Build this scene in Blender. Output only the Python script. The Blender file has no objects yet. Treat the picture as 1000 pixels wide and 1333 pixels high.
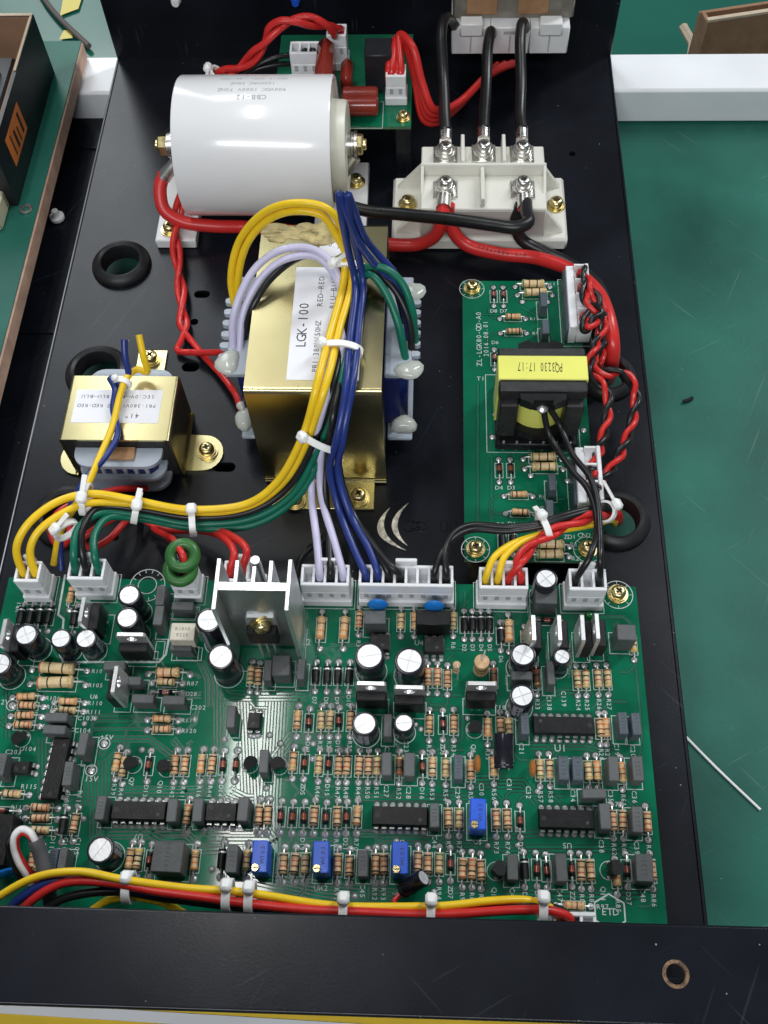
import bpy, bmesh, math, random
from mathutils import Matrix, Vector, Euler
random.seed(7)
rad = math.radians
MM = 0.001
scene = bpy.context.scene
col = scene.collection

# ------------------------------------------------------------------ camera
PITCH, YAW, ROLL, FOC, CAMZ = rad(28.79), rad(4.892), rad(-3.593), 1349.1, 350.0
RM = (Matrix.Rotation(YAW, 3, 'Z') @ Matrix.Rotation(PITCH, 3, 'X') @ Matrix.Rotation(ROLL, 3, 'Z'))
cam_data = bpy.data.cameras.new('camera')
cam = bpy.data.objects.new('camera', cam_data)
cam_data.sensor_fit = 'VERTICAL'
cam_data.sensor_height = 24.0
cam_data.lens = 24.0 * FOC / 1333.0
cam_data.clip_start = 0.01
cam_data.clip_end = 60
cam.matrix_world = Matrix.Translation((0, 0, CAMZ * MM)) @ RM.to_4x4()
col.objects.link(cam)
scene.camera = cam

# ------------------------------------------------------------------ light: an indoor workshop under ceiling tubes
world = bpy.data.worlds.new('World')
scene.world = world
world.use_nodes = True
bgn = world.node_tree.nodes['Background']
bgn.inputs[0].default_value = (0.80, 0.90, 1.0, 1)
bgn.inputs[1].default_value = 0.15


def lamp(name, loc, size, power, colr=(1, 0.98, 0.95), look=None):
    l = bpy.data.lights.new(name, 'AREA')
    l.shape = 'RECTANGLE'
    l.size, l.size_y = size
    l.energy = power
    l.color = colr
    o = bpy.data.objects.new(name, l)
    o.location = loc
    if look is not None:
        o.rotation_euler = (Vector(look) - Vector(loc)).to_track_quat('-Z', 'Y').to_euler()
    col.objects.link(o)
    return o


lamp('ceiling_tube_near', (-0.385, 0.64, 2.0), (0.11, 0.72), 7.5)
lamp('ceiling_tube_row', (-1.35, 2.9, 2.0), (0.9, 2.6), 46, (0.92, 0.97, 1.0), (0, 0.2, 0))
lamp('ceiling_tube_far', (-2.2, 5.4, 2.0), (0.8, 2.2), 17, (0.95, 0.98, 1.0), (-0.7, 1.6, -0.8))
lamp('ceiling_tube_side', (1.5, 1.5, 2.0), (0.3, 1.6), 40, (0.95, 0.98, 1.0), (0, 0.2, 0))
lamp('rear_fill_lamp', (-0.3, -1.6, 2.0), (2.0, 0.3), 38, (0.96, 0.98, 1.0), (0, 0.2, 0))  # added fill lamp behind the camera, lights the front faces

scene.view_settings.view_transform = 'Standard'
scene.view_settings.look = 'None'
scene.view_settings.exposure = 0.0
scene.view_settings.gamma = 1.0
scene.render.engine = 'CYCLES'
scene.cycles.use_denoising = True
scene.cycles.max_bounces = 8


# ------------------------------------------------------------------ geometry of the photographed place (millimetres, tray top = 0)
def ray(x, y):
    return RM @ Vector(((x - 500) / FOC, -(y - 666.5) / FOC, -1))


def at(x, y, z=0.0):
    d = ray(x, y)
    t = (z - CAMZ) / d.z
    return Vector((d.x * t, d.y * t, z))


def zat(x, y, Y):
    d = ray(x, y)
    t = Y / d.y
    return Vector((d.x * t, Y, CAMZ + d.z * t))


# ------------------------------------------------------------------ materials
MATS = {}


def mat(name, c, rough=0.5, metal=0.0, var=0.12, scale=250, bump=0.0, bscale=900, rvar=0.08, coat=0.0, spec=0.5,
        c2=None, trans=0.0, sss=0.0, specks=0.0, ior=1.45, scratch=0.0):
    m = bpy.data.materials.new(name)
    m.use_nodes = True
    nt = m.node_tree
    N, L = nt.nodes, nt.links
    p = N['Principled BSDF']
    p.inputs['Metallic'].default_value = metal
    p.inputs['Coat Weight'].default_value = coat
    p.inputs['Coat Roughness'].default_value = 0.08
    p.inputs['Specular IOR Level'].default_value = spec
    p.inputs['Transmission Weight'].default_value = trans
    p.inputs['IOR'].default_value = ior
    if sss:
        p.inputs['Subsurface Weight'].default_value = sss
        p.inputs['Subsurface Radius'].default_value = (1, 1, 1)
        p.inputs['Subsurface Scale'].default_value = 0.0012
    tc = N.new('ShaderNodeTexCoord')
    n1 = N.new('ShaderNodeTexNoise')
    n1.inputs['Scale'].default_value = scale
    n1.inputs['Detail'].default_value = 5
    L.new(tc.outputs['Object'], n1.inputs['Vector'])
    rmp = N.new('ShaderNodeValToRGB')
    rmp.color_ramp.elements[0].position = 0.3
    rmp.color_ramp.elements[1].position = 0.7
    lo = [max(0, k * (1 - var)) for k in c]
    hi = [min(1, k * (1 + var)) for k in (c2 or c)]
    rmp.color_ramp.elements[0].color = (*lo, 1)
    rmp.color_ramp.elements[1].color = (*hi, 1)
    L.new(n1.outputs['Fac'], rmp.inputs['Fac'])
    out = rmp.outputs['Color']
    if specks:
        v = N.new('ShaderNodeTexVoronoi')
        v.inputs['Scale'].default_value = 210
        L.new(tc.outputs['Object'], v.inputs['Vector'])
        n3 = N.new('ShaderNodeTexNoise')
        n3.inputs['Scale'].default_value = 60
        L.new(tc.outputs['Object'], n3.inputs['Vector'])
        mth = N.new('ShaderNodeMath')
        mth.operation = 'MULTIPLY_ADD'
        L.new(n3.outputs['Fac'], mth.inputs[0])
        mth.inputs[1].default_value = -0.16
        L.new(v.outputs['Distance'], mth.inputs[2])
        lt = N.new('ShaderNodeMath')
        lt.operation = 'LESS_THAN'
        L.new(mth.outputs[0], lt.inputs[0])
        lt.inputs[1].default_value = -0.055
        ml = N.new('ShaderNodeMath')
        ml.operation = 'MULTIPLY'
        L.new(lt.outputs[0], ml.inputs[0])
        ml.inputs[1].default_value = specks
        mx = N.new('ShaderNodeMix')
        mx.data_type = 'RGBA'
        L.new(ml.outputs[0], mx.inputs['Factor'])
        L.new(out, mx.inputs['A'])
        mx.inputs['B'].default_value = (0.45, 0.45, 0.43, 1)
        out = mx.outputs['Result']
    if scratch:
        for k, (rot, sc) in enumerate(((0.8, (16, 520, 40)), (-0.5, (22, 700, 40)), (2.0, (12, 420, 40)))):
            mp = N.new('ShaderNodeMapping')
            mr_ = N.new('ShaderNodeMapping')
            mr_.inputs['Rotation'].default_value = (0, 0, rot)
            L.new(tc.outputs['Object'], mr_.inputs['Vector'])
            mp.inputs['Scale'].default_value = sc
            L.new(mr_.outputs['Vector'], mp.inputs['Vector'])
            ns = N.new('ShaderNodeTexNoise')
            ns.inputs['Scale'].default_value = 1.0
            ns.inputs['Detail'].default_value = 2
            L.new(mp.outputs['Vector'], ns.inputs['Vector'])
            rs = N.new('ShaderNodeMapRange')
            rs.inputs['From Min'].default_value = 0.70
            rs.inputs['From Max'].default_value = 0.76
            rs.inputs['To Max'].default_value = scratch
            L.new(ns.outputs['Fac'], rs.inputs['Value'])
            mx = N.new('ShaderNodeMix')
            mx.data_type = 'RGBA'
            L.new(rs.outputs['Result'], mx.inputs['Factor'])
            L.new(out, mx.inputs['A'])
            mx.inputs['B'].default_value = (0.40, 0.45, 0.43, 1)
            out = mx.outputs['Result']
    L.new(out, p.inputs['Base Color'])
    mr = N.new('ShaderNodeMapRange')
    n2 = N.new('ShaderNodeTexNoise')
    n2.inputs['Scale'].default_value = scale * 0.35
    n2.inputs['Detail'].default_value = 6
    L.new(tc.outputs['Object'], n2.inputs['Vector'])
    L.new(n2.outputs['Fac'], mr.inputs['Value'])
    mr.inputs['From Min'].default_value = 0.3
    mr.inputs['From Max'].default_value = 0.7
    mr.inputs['To Min'].default_value = max(0.02, rough - rvar)
    mr.inputs['To Max'].default_value = min(1, rough + rvar)
    L.new(mr.outputs['Result'], p.inputs['Roughness'])
    if bump:
        nb = N.new('ShaderNodeTexNoise')
        nb.inputs['Scale'].default_value = bscale
        nb.inputs['Detail'].default_value = 3
        L.new(tc.outputs['Object'], nb.inputs['Vector'])
        b = N.new('ShaderNodeBump')
        b.inputs['Strength'].default_value = bump
        b.inputs['Distance'].default_value = 0.0004
        L.new(nb.outputs['Fac'], b.inputs['Height'])
        L.new(b.outputs['Normal'], p.inputs['Normal'])
    MATS[name] = m
    return m


mat('coat_black', (0.0065, 0.0078, 0.012), 0.27, 0, 0.35, 40, 0.05, 1400, 0.05, specks=0.5, spec=0.27, scratch=0.03)
mat('table_green', (0.012, 0.092, 0.070), 0.45, 0, 0.22, 14, 0.12, 500, 0.1, c2=(0.020, 0.125, 0.092), specks=0.45, spec=0.22, scratch=0.12)
mat('floor_green', (0.018, 0.13, 0.095), 0.16, 0, 0.12, 3, 0, 400, 0.08)
mat('floor_yellow', (0.75, 0.62, 0.12), 0.4, 0, 0.1, 8)
mat('tape_yellow', (0.80, 0.55, 0.04), 0.45, 0, 0.08, 60)
mat('beam_white', (0.76, 0.78, 0.80), 0.32, 0, 0.06, 25, 0.05, 700)
mat('plywood', (0.62, 0.40, 0.30), 0.7, 0, 0.22, 120, 0.3, 500)
mat('cardboard', (0.30, 0.17, 0.10), 0.85, 0, 0.15, 60, 0.2, 300)
mat('cardboard_pale', (0.55, 0.45, 0.34), 0.85, 0, 0.15, 60)
mat('box_black', (0.014, 0.015, 0.02), 0.45, 0, 0.3, 60, 0.1)
mat('orange_print', (0.75, 0.22, 0.05), 0.5, 0, 0.15, 120)
mat('cream', (0.62, 0.58, 0.40), 0.5)
mat('rubber', (0.012, 0.012, 0.013), 0.42, 0, 0.3, 150, 0.15, 500)
mat('white_plastic', (0.80, 0.80, 0.80), 0.38, 0, 0.04, 120, 0.03, 600, sss=0.25)
mat('cap_white', (0.88, 0.88, 0.89), 0.20, 0, 0.02, 30, 0.02, 60, 0.04, coat=0.3)
mat('cap_resin', (0.74, 0.73, 0.62), 0.35, 0, 0.06, 80, 0.1, 300)
mat('conn_white', (0.80, 0.81, 0.83), 0.36, 0, 0.05, 200, 0.04, 700, sss=0.2)
mat('conn_shade', (0.42, 0.42, 0.45), 0.5)
mat('module_cream', (0.74, 0.73, 0.66), 0.38, 0, 0.05, 90, 0.05, 600, sss=0.15)
mat('module_side', (0.50, 0.48, 0.44), 0.4, 0, 0.08, 100)
mat('brass', (0.66, 0.52, 0.24), 0.30, 1, 0.25, 220, 0.12, 700, 0.08, c2=(0.80, 0.68, 0.36))
mat('zinc_gold', (0.52, 0.45, 0.24), 0.26, 1, 0.06, 30, 0.02, 90, 0.05, c2=(0.56, 0.50, 0.27))
mat('nickel', (0.74, 0.72, 0.68), 0.30, 1, 0.15, 400, 0.1, 900)
mat('tin', (0.72, 0.72, 0.72), 0.34, 0.8, 0.08, 300, 0.05, 900)
mat('alu', (0.78, 0.79, 0.80), 0.35, 1, 0.08, 300, 0.25, 1200)
mat('alu_dark_reflection', (0.40, 0.42, 0.42), 0.46, 1, 0.1, 120, 0.3, 1500)  # heatsink plate: dark reflection of the board put into the colour
mat('cap_top', (0.80, 0.81, 0.83), 0.40, 0.55, 0.05, 500, 0.1)
mat('solder', (0.60, 0.61, 0.62), 0.34, 0.45, 0.2, 900, 0.2, 1500)
mat('lead', (0.66, 0.65, 0.62), 0.36, 0.7, 0.15, 700)
mat('pcb', (0.003, 0.122, 0.060), 0.06, 0, 0.18, 55, 0.0, 900, 0.015, c2=(0.004, 0.132, 0.066), spec=0.42)
mat('pcb_trace', (0.006, 0.165, 0.084), 0.06, 0, 0.12, 90, 0.0, 900, 0.015, spec=0.42)
mat('pcb_gap', (0.004, 0.038, 0.022), 0.3, 0, 0.15, 90)
mat('pcb_edge', (0.10, 0.16, 0.09), 0.7)
mat('silk', (0.52, 0.58, 0.56), 0.55, 0, 0.15, 900)
mat('res_tan', (0.62, 0.40, 0.21), 0.40, 0, 0.12, 700, 0.1)
mat('res_pale', (0.62, 0.47, 0.25), 0.40, 0, 0.10, 700, 0.1)
mat('res_brown', (0.16, 0.09, 0.05), 0.42, 0, 0.2, 700)
mat('band_black', (0.012, 0.010, 0.010), 0.45)
mat('band_brown', (0.20, 0.07, 0.03), 0.45)
mat('band_red', (0.42, 0.10, 0.05), 0.45)
mat('band_orange', (0.60, 0.20, 0.04), 0.45)
mat('band_gold', (0.46, 0.31, 0.12), 0.35, 0.2)
mat('band_green', (0.06, 0.16, 0.05), 0.45)
mat('band_yellow', (0.70, 0.48, 0.06), 0.45)
mat('band_silver', (0.6, 0.6, 0.6), 0.35, 0.6)
mat('epoxy', (0.009, 0.009, 0.010), 0.36, 0, 0.25, 500, 0.2, 1500, spec=0.28)
mat('glass_red', (0.24, 0.05, 0.03), 0.12, 0, 0.25, 900, coat=0.5)
mat('sleeve', (0.012, 0.012, 0.018), 0.22, 0, 0.2, 200, 0.05, 300)
mat('sleeve_stripe', (0.22, 0.22, 0.27), 0.3)
mat('film_grey', (0.085, 0.09, 0.092), 0.48, 0, 0.12, 500, 0.15, 1500)
mat('film_blue', (0.07, 0.09, 0.11), 0.45, 0, 0.12, 500, 0.15, 1500)
mat('print_grey', (0.04, 0.045, 0.05), 0.5)
mat('print_dark', (0.02, 0.02, 0.025), 0.5)
mat('print_faint', (0.36, 0.37, 0.39), 0.4)
mat('trim_blue', (0.018, 0.10, 0.60), 0.32, 0, 0.08, 300, 0.05)
mat('disc_blue', (0.01, 0.17, 0.55), 0.28, 0, 0.12, 400, 0.2, 600)
mat('disc_orange', (0.42, 0.16, 0.04), 0.32, 0, 0.12, 400, 0.2)
mat('film_red', (0.24, 0.028, 0.018), 0.24, 0, 0.12, 150, 0.08, 300, coat=0.3)
mat('opto_cream', (0.56, 0.52, 0.42), 0.5, 0, 0.06, 400)
mat('toroid_green', (0.03, 0.13, 0.03), 0.35, 0, 0.2, 200, 0.1)
mat('led_green', (0.02, 0.28, 0.05), 0.15, 0, 0.1, 300, trans=0.3)
mat('tape_lemon', (0.80, 0.80, 0.17), 0.30, 0, 0.05, 80, 0.05, 200, 0.06)
mat('ferrite', (0.020, 0.020, 0.021), 0.5, 0, 0.3, 400, 0.3, 1200)
mat('label_white', (0.80, 0.80, 0.84), 0.42, 0, 0.03, 60)
mat('bobbin', (0.52, 0.58, 0.66), 0.3, 0, 0.1, 120, 0.05, 300, trans=0.25, sss=0.2)
mat('glue', (0.66, 0.68, 0.62), 0.14, 0, 0.1, 150, 0.5, 250, trans=0.3)
mat('winding_blue', (0.010, 0.018, 0.12), 0.3, 0, 0.2, 200, 0.1)
mat('copper_brown', (0.36, 0.20, 0.10), 0.5)
mat('hotglue_tan', (0.42, 0.34, 0.15), 0.4, 0, 0.35, 260, 0.9, 350)
mat('w_red', (0.58, 0.025, 0.022), 0.34, 0, 0.08, 160, 0.04, 400)
mat('cable_print', (0.16, 0.012, 0.012), 0.5)
mat('w_cable_red', (0.60, 0.030, 0.028), 0.32, 0, 0.08, 60, 0.05, 300)
mat('w_black', (0.012, 0.012, 0.013), 0.34, 0, 0.2, 160, 0.05, 400)
mat('w_yellow', (0.88, 0.58, 0.018), 0.34, 0, 0.06, 160, 0.04, 400)
mat('w_blue', (0.016, 0.035, 0.19), 0.32, 0, 0.1, 160, 0.04, 400)
mat('w_green', (0.004, 0.14, 0.085), 0.34, 0, 0.1, 160, 0.04, 400)
mat('w_lilac', (0.60, 0.57, 0.76), 0.36, 0, 0.05, 160, 0.04, 400)
mat('w_white', (0.72, 0.70, 0.70), 0.4)
mat('cord_brown', (0.14, 0.12, 0.11), 0.5)
mat('w_grey', (0.10, 0.10, 0.11), 0.45, 0, 0.1, 300, 0.1)
mat('nylon', (0.90, 0.90, 0.88), 0.32, 0, 0.05, 200, 0.05, 500, sss=0.35)
mat('grommet_slot', (0.01, 0.01, 0.01), 0.6)
mat('rust', (0.03, 0.02, 0.016), 0.8, 0, 0.3, 900, 0.4, c2=(0.22, 0.13, 0.07))
mat('smoke_cover', (0.20, 0.18, 0.15), 0.15, 0, 0.2, 100)
mat('crescent', (0.50, 0.48, 0.43), 0.45, 0.8, 0.45, 500, 0.5, 800, c2=(0.60, 0.56, 0.50))
mat('bare_edge', (0.42, 0.43, 0.46), 0.4, 0.6, 0.15, 80)
mat('label_tan', (0.6, 0.5, 0.3), 0.6)


# ------------------------------------------------------------------ mesh builder
class MB:
    def __init__(self):
        self.v, self.f, self.m, self.mats = [], [], [], []

    def slot(self, name):
        if name not in self.mats:
            self.mats.append(name)
        return self.mats.index(name)

    def add(self, verts, faces, mt, M=None):
        b = len(self.v)
        if M is not None:
            verts = [M @ Vector(p) for p in verts]
        self.v += [tuple(p) for p in verts]
        s = self.slot(mt)
        for f in faces:
            self.f.append(tuple(b + i for i in f))
            self.m.append(s)
        return self

    def box(self, mt, x0, x1, y0, y1, z0, z1, ch=0.0, M=None):
        if ch <= 0:
            v = [(x, y, z) for z in (z0, z1) for y in (y0, y1) for x in (x0, x1)]
            f = [(0, 2, 3, 1), (4, 5, 7, 6), (0, 1, 5, 4), (2, 6, 7, 3), (0, 4, 6, 2), (1, 3, 7, 5)]
            return self.add(v, f, mt, M)
        bm = bmesh.new()
        bmesh.ops.create_cube(bm, size=1)
        for p in bm.verts:
            p.co = ((x0 + x1) / 2 + p.co.x * (x1 - x0), (y0 + y1) / 2 + p.co.y * (y1 - y0), (z0 + z1) / 2 + p.co.z * (z1 - z0))
        ch = min(ch, 0.45 * min(abs(x1 - x0), abs(y1 - y0), abs(z1 - z0)))
        bmesh.ops.bevel(bm, geom=bm.edges[:], offset=ch, segments=1, affect='EDGES', profile=0.5)
        bm.verts.index_update()
        v = [p.co.copy() for p in bm.verts]
        f = [[q.index for q in fc.verts] for fc in bm.faces]
        bm.free()
        return self.add(v, f, mt, M)

    def lathe(self, prof, n=16, M=None, mt=None):
        """prof: (r, z[, material]) along +Z; material names the ring that starts at this point"""
        cur = mt
        rings = []
        b = len(self.v)
        vs = []
        for p in prof:
            r, z = p[0], p[1]
            if r < 1e-6:
                rings.append([len(vs)])
                vs.append(Vector((0, 0, z)))
            else:
                rings.append(list(range(len(vs), len(vs) + n)))
                vs += [Vector((r * math.cos(2 * math.pi * k / n), r * math.sin(2 * math.pi * k / n), z)) for k in range(n)]
        if M is not None:
            vs = [M @ p for p in vs]
        self.v += [tuple(p) for p in vs]
        for i in range(len(prof) - 1):
            if len(prof[i]) > 2:
                cur = prof[i][2]
            s = self.slot(cur)
            A, B = rings[i], rings[i + 1]
            for k in range(n):
                k2 = (k + 1) % n
                if len(A) == 1 and len(B) == 1:
                    continue
                if len(A) == 1:
                    fc = (A[0], B[k2], B[k])
                elif len(B) == 1:
                    fc = (A[k], A[k2], B[0])
                else:
                    fc = (A[k], A[k2], B[k2], B[k])
                self.f.append(tuple(b + q for q in fc))
                self.m.append(s)
        return self

    def cyl(self, mt, p0, p1, r0, r1=None, n=10, caps=True):
        p0, p1 = Vector(p0), Vector(p1)
        d = p1 - p0
        M = Matrix.Translation(p0) @ d.to_track_quat('Z', 'Y').to_matrix().to_4x4()
        r1 = r0 if r1 is None else r1
        pr = [(r0, 0), (r1, d.length)]
        if caps:
            pr = [(0, 0)] + pr + [(0, d.length)]
        return self.lathe(pr, n, M, mt)

    def tube(self, mt, pts, r, n=9, caps=True):
        pts = [Vector(p) for p in pts]
        b = len(self.v)
        t = (pts[1] - pts[0]).normalized()
        u = t.orthogonal().normalized()
        m = len(pts)
        for i, p in enumerate(pts):
            t2 = (pts[min(i + 1, m - 1)] - pts[max(i - 1, 0)]).normalized()
            u = (u - t2 * u.dot(t2)).normalized()
            w = t2.cross(u)
            rr = r[i] if isinstance(r, (list, tuple)) else r
            for k in range(n):
                a = 2 * math.pi * k / n
                q = p + u * (rr * math.cos(a)) + w * (rr * math.sin(a))
                self.v.append(tuple(q))
        s = self.slot(mt)
        for i in range(m - 1):
            for k in range(n):
                k2 = (k + 1) % n
                self.f.append((b + i * n + k, b + i * n + k2, b + (i + 1) * n + k2, b + (i + 1) * n + k))
                self.m.append(s)
        if caps:
            self.f.append(tuple(b + k for k in range(n - 1, -1, -1)))
            self.f.append(tuple(b + (m - 1) * n + k for k in range(n)))
            self.m += [s, s]
        return self

    def prism(self, mt, poly, z0, z1, M=None):
        n = len(poly)
        v = [(x, y, z0) for x, y in poly] + [(x, y, z1) for x, y in poly]
        f = [tuple(range(n - 1, -1, -1)), tuple(range(n, 2 * n))]
        f += [(i, (i + 1) % n, n + (i + 1) % n, n + i) for i in range(n)]
        return self.add(v, f, mt, M)

    def strip(self, mt, pts, w, z0, z1, closed=False):
        """flat ribbon following a 2d polyline"""
        P = [Vector((p[0], p[1])) for p in pts]
        m = len(P)
        vs = []
        for i in range(m):
            d0 = (P[i] - P[i - 1]) if (closed or i) else (P[1] - P[0])
            d1 = (P[(i + 1) % m] - P[i]) if (closed or i < m - 1) else d0
            d0, d1 = d0.normalized(), d1.normalized()
            n0 = Vector((-d0.y, d0.x))
            n = n0 + Vector((-d1.y, d1.x))
            n = n.normalized() if n.length > 1e-4 else n0
            k = (w / 2) / max(0.35, n.dot(n0))
            vs += [(P[i].x - n.x * k, P[i].y - n.y * k, z1), (P[i].x + n.x * k, P[i].y + n.y * k, z1)]
        fs = []
        for i in range(m if closed else m - 1):
            j = (i + 1) % m
            fs.append((2 * i, 2 * j, 2 * j + 1, 2 * i + 1))
        return self.add(vs, fs, mt)

    def text(self, mt, s, size, M, width=0.62):
        """lettering lying in the local XY plane, centred"""
        x = -(len(s) - 1) * width / 2
        for ch in s:
            g = GLYPH.get(ch)
            if g:
                vs, fs = g
                self.add([((p[0] + x) * size, p[1] * size, 0) for p in vs], fs, mt, M)
            x += width
        return self

    def mesh(self, name, smooth=40):
        me = bpy.data.meshes.new(name)
        me.from_pydata([(p[0] * MM, p[1] * MM, p[2] * MM) for p in self.v], [], self.f)
        for mt in self.mats:
            me.materials.append(MATS[mt])
        me.polygons.foreach_set('material_index', self.m)
        me.polygons.foreach_set('use_smooth', [True] * len(self.f))
        me.update()
        if smooth is not None:
            me.set_sharp_from_angle(angle=rad(smooth))
        return me

    def build(self, name, parent=None, loc=None, rot=None, **k):
        return place(self.mesh(name), name, parent, loc, rot)


def wmat(o):
    b = Matrix.LocRotScale(o.location, o.rotation_euler, o.scale)
    if o.parent is None:
        return b
    return wmat(o.parent) @ o.matrix_parent_inverse @ b


def place(me, name, parent=None, loc=None, rot=None):
    o = bpy.data.objects.new(name, me)
    col.objects.link(o)
    if loc is not None:
        o.location = Vector(loc) * MM
    if rot is not None:
        o.rotation_euler = rot if not isinstance(rot, (int, float)) else (0, 0, rot)
    if parent is not None:
        o.parent = parent
        o.matrix_parent_inverse = wmat(parent).inverted()
    return o


def sub(me, name, parent, M=None):
    """a sub-part whose mesh is written in its part's own frame"""
    o = bpy.data.objects.new(name, me)
    col.objects.link(o)
    o.parent = parent
    if M is not None:
        o.location = M.to_translation() * MM
        o.rotation_euler = M.to_euler()
    return o


def tag(o, label, cat, group=None, kind=None):
    if label:
        o['label'] = label
    if cat:
        o['category'] = cat
    if group:
        o['group'] = group
    if kind:
        o['kind'] = kind
    return o


def thing(name, label, cat, loc=(0, 0, 0), group=None):
    o = bpy.data.objects.new(name, None)
    o.empty_display_size = 0.01
    col.objects.link(o)
    o.location = Vector(loc) * MM
    return tag(o, label, cat, group)


def T(x, y, z, rz=0, rx=0, ry=0):
    return Matrix.Translation((x, y, z)) @ Euler((rx, ry, rz)).to_matrix().to_4x4()


def smooth_path(pts, step=6):
    P = [Vector(p) for p in pts]
    P = [P[0] * 2 - P[1]] + P + [P[-1] * 2 - P[-2]]
    out = []
    for i in range(1, len(P) - 2):
        p0, p1, p2, p3 = P[i - 1], P[i], P[i + 1], P[i + 2]
        # centripetal Catmull-Rom
        d1 = max((p1 - p0).length ** 0.5, 1e-3)
        d2 = max((p2 - p1).length ** 0.5, 1e-3)
        d3 = max((p3 - p2).length ** 0.5, 1e-3)
        m1 = ((p1 - p0) / d1 - (p2 - p0) / (d1 + d2) + (p2 - p1) / d2) * d2
        m2 = ((p2 - p1) / d2 - (p3 - p1) / (d2 + d3) + (p3 - p2) / d3) * d2
        n = max(3, int((p2 - p1).length / step) + 2)
        for k in range(n):
            t = k / n
            t2, t3 = t * t, t * t * t
            out.append(p1 * (2 * t3 - 3 * t2 + 1) + m1 * (t3 - 2 * t2 + t) + p2 * (-2 * t3 + 3 * t2) + m2 * (t3 - t2))
    out.append(P[-2])
    return out


# glyphs of the built-in font, made once
CH = 'ABCDEFGHIJKLMNOPQRSTUVWXYZ0123456789-:./*+—μ'
GLYPH = {}
_tmp = []
for c in CH:
    cu = bpy.data.curves.new('glyph', 'FONT')
    cu.body = c
    cu.align_x = 'CENTER'
    cu.align_y = 'CENTER'
    cu.size = 1
    cu.resolution_u = 2
    ob = bpy.data.objects.new('glyph', cu)
    col.objects.link(ob)
    _tmp.append((c, ob))
dg = bpy.context.evaluated_depsgraph_get()
for c, ob in _tmp:
    me = bpy.data.meshes.new_from_object(ob.evaluated_get(dg))
    vs = [tuple(v.co) for v in me.vertices]
    if c in '-—.:*+/' and vs:
        pass
    elif vs:
        ys = [v[1] for v in vs]
        mid = (max(ys) + min(ys)) / 2
        vs = [(v[0], v[1] - mid, v[2]) for v in vs]
    GLYPH[c] = (vs, [tuple(p.vertices) for p in me.polygons])
    bpy.data.meshes.remove(me)
for c, ob in _tmp:
    cu = ob.data
    bpy.data.objects.remove(ob)
    bpy.data.curves.remove(cu)


def plate_with_holes(mb, mt, outer, holes, z0, z1):
    bm = bmesh.new()
    loops = [outer] + holes
    for lp in loops:
        vs = [bm.verts.new((x, y, z1)) for x, y in lp]
        for i in range(len(vs)):
            bm.edges.new((vs[i], vs[(i + 1) % len(vs)]))
    bmesh.ops.triangle_fill(bm, use_beauty=True, use_dissolve=False, edges=bm.edges[:])
    bmesh.ops.recalc_face_normals(bm, faces=bm.faces[:])
    bm.verts.index_update()
    if bm.faces and bm.faces[:][0].normal.z < 0:
        bmesh.ops.reverse_faces(bm, faces=bm.faces[:])
    tv = [p.co.copy() for p in bm.verts]
    tf = [[q.index for q in f.verts] for f in bm.faces]
    bm.free()
    mb.add(tv, tf, mt)
    mb.add([(p.x, p.y, z0) for p in tv], [list(reversed(f)) for f in tf], mt)
    for k, lp in enumerate(loops):
        n = len(lp)
        v = [(x, y, z0) for x, y in lp] + [(x, y, z1) for x, y in lp]
        mb.add(v, [(i, (i + 1) % n, n + (i + 1) % n, n + i) for i in range(n)], mt)


def circ(cx, cy, r, n=28, ry=None):
    ry = ry or r
    return [(cx + r * math.cos(2 * math.pi * k / n), cy + ry * math.sin(2 * math.pi * k / n)) for k in range(n)]


def slot_poly(cx, cy, l, w, n=8):
    h = (l - w) / 2
    return [(cx + h + w / 2 * math.cos(a), cy + w / 2 * math.sin(a)) for a in [(-0.5 + k / n) * math.pi for k in range(n + 1)]] + \
           [(cx - h + w / 2 * math.cos(a), cy + w / 2 * math.sin(a)) for a in [(0.5 + k / n) * math.pi for k in range(n + 1)]]


# ================================================================== the setting
TABLE_Z, FLOOR_Z = -25.0, -800.0
mb = MB()
mb.box('floor_green', -9000, 9000, -4000, 14000, FLOOR_Z - 20, FLOOR_Z)
o = mb.build('workshop_floor')
o['kind'] = 'structure'
mb = MB()
q = [at(83, 0, 0), at(108, 0, 0), at(99, 30, 0)]
fz = FLOOR_Z
pts = [at(86, -14, fz), at(112, -14, fz), at(103, 14, fz), at(79, 23, fz)]
mb.add([(p.x, p.y, fz + 4) for p in pts], [(0, 3, 2, 1)], 'floor_yellow')
pts = [at(84, 42, fz), at(92, 42, fz), at(96, 52, fz), at(78, 54, fz)]
mb.add([(p.x, p.y, fz + 4) for p in pts], [(0, 3, 2, 1)], 'floor_yellow')
o = mb.build('floor_marking')
o['kind'] = 'structure'
mb = MB()
pts = smooth_path([at(48, -18, fz + 8), at(60, 2, fz + 8), at(76, 22, fz + 8), at(90, 36, fz + 8), at(104, 49, fz + 8), at(116, 60, fz + 8)], 40)
mb.tube('cord_brown', pts, 5, 8)
tag(mb.build('floor_cable'), 'dark cable lying across the yellow marking on the green floor', 'cable')

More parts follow.
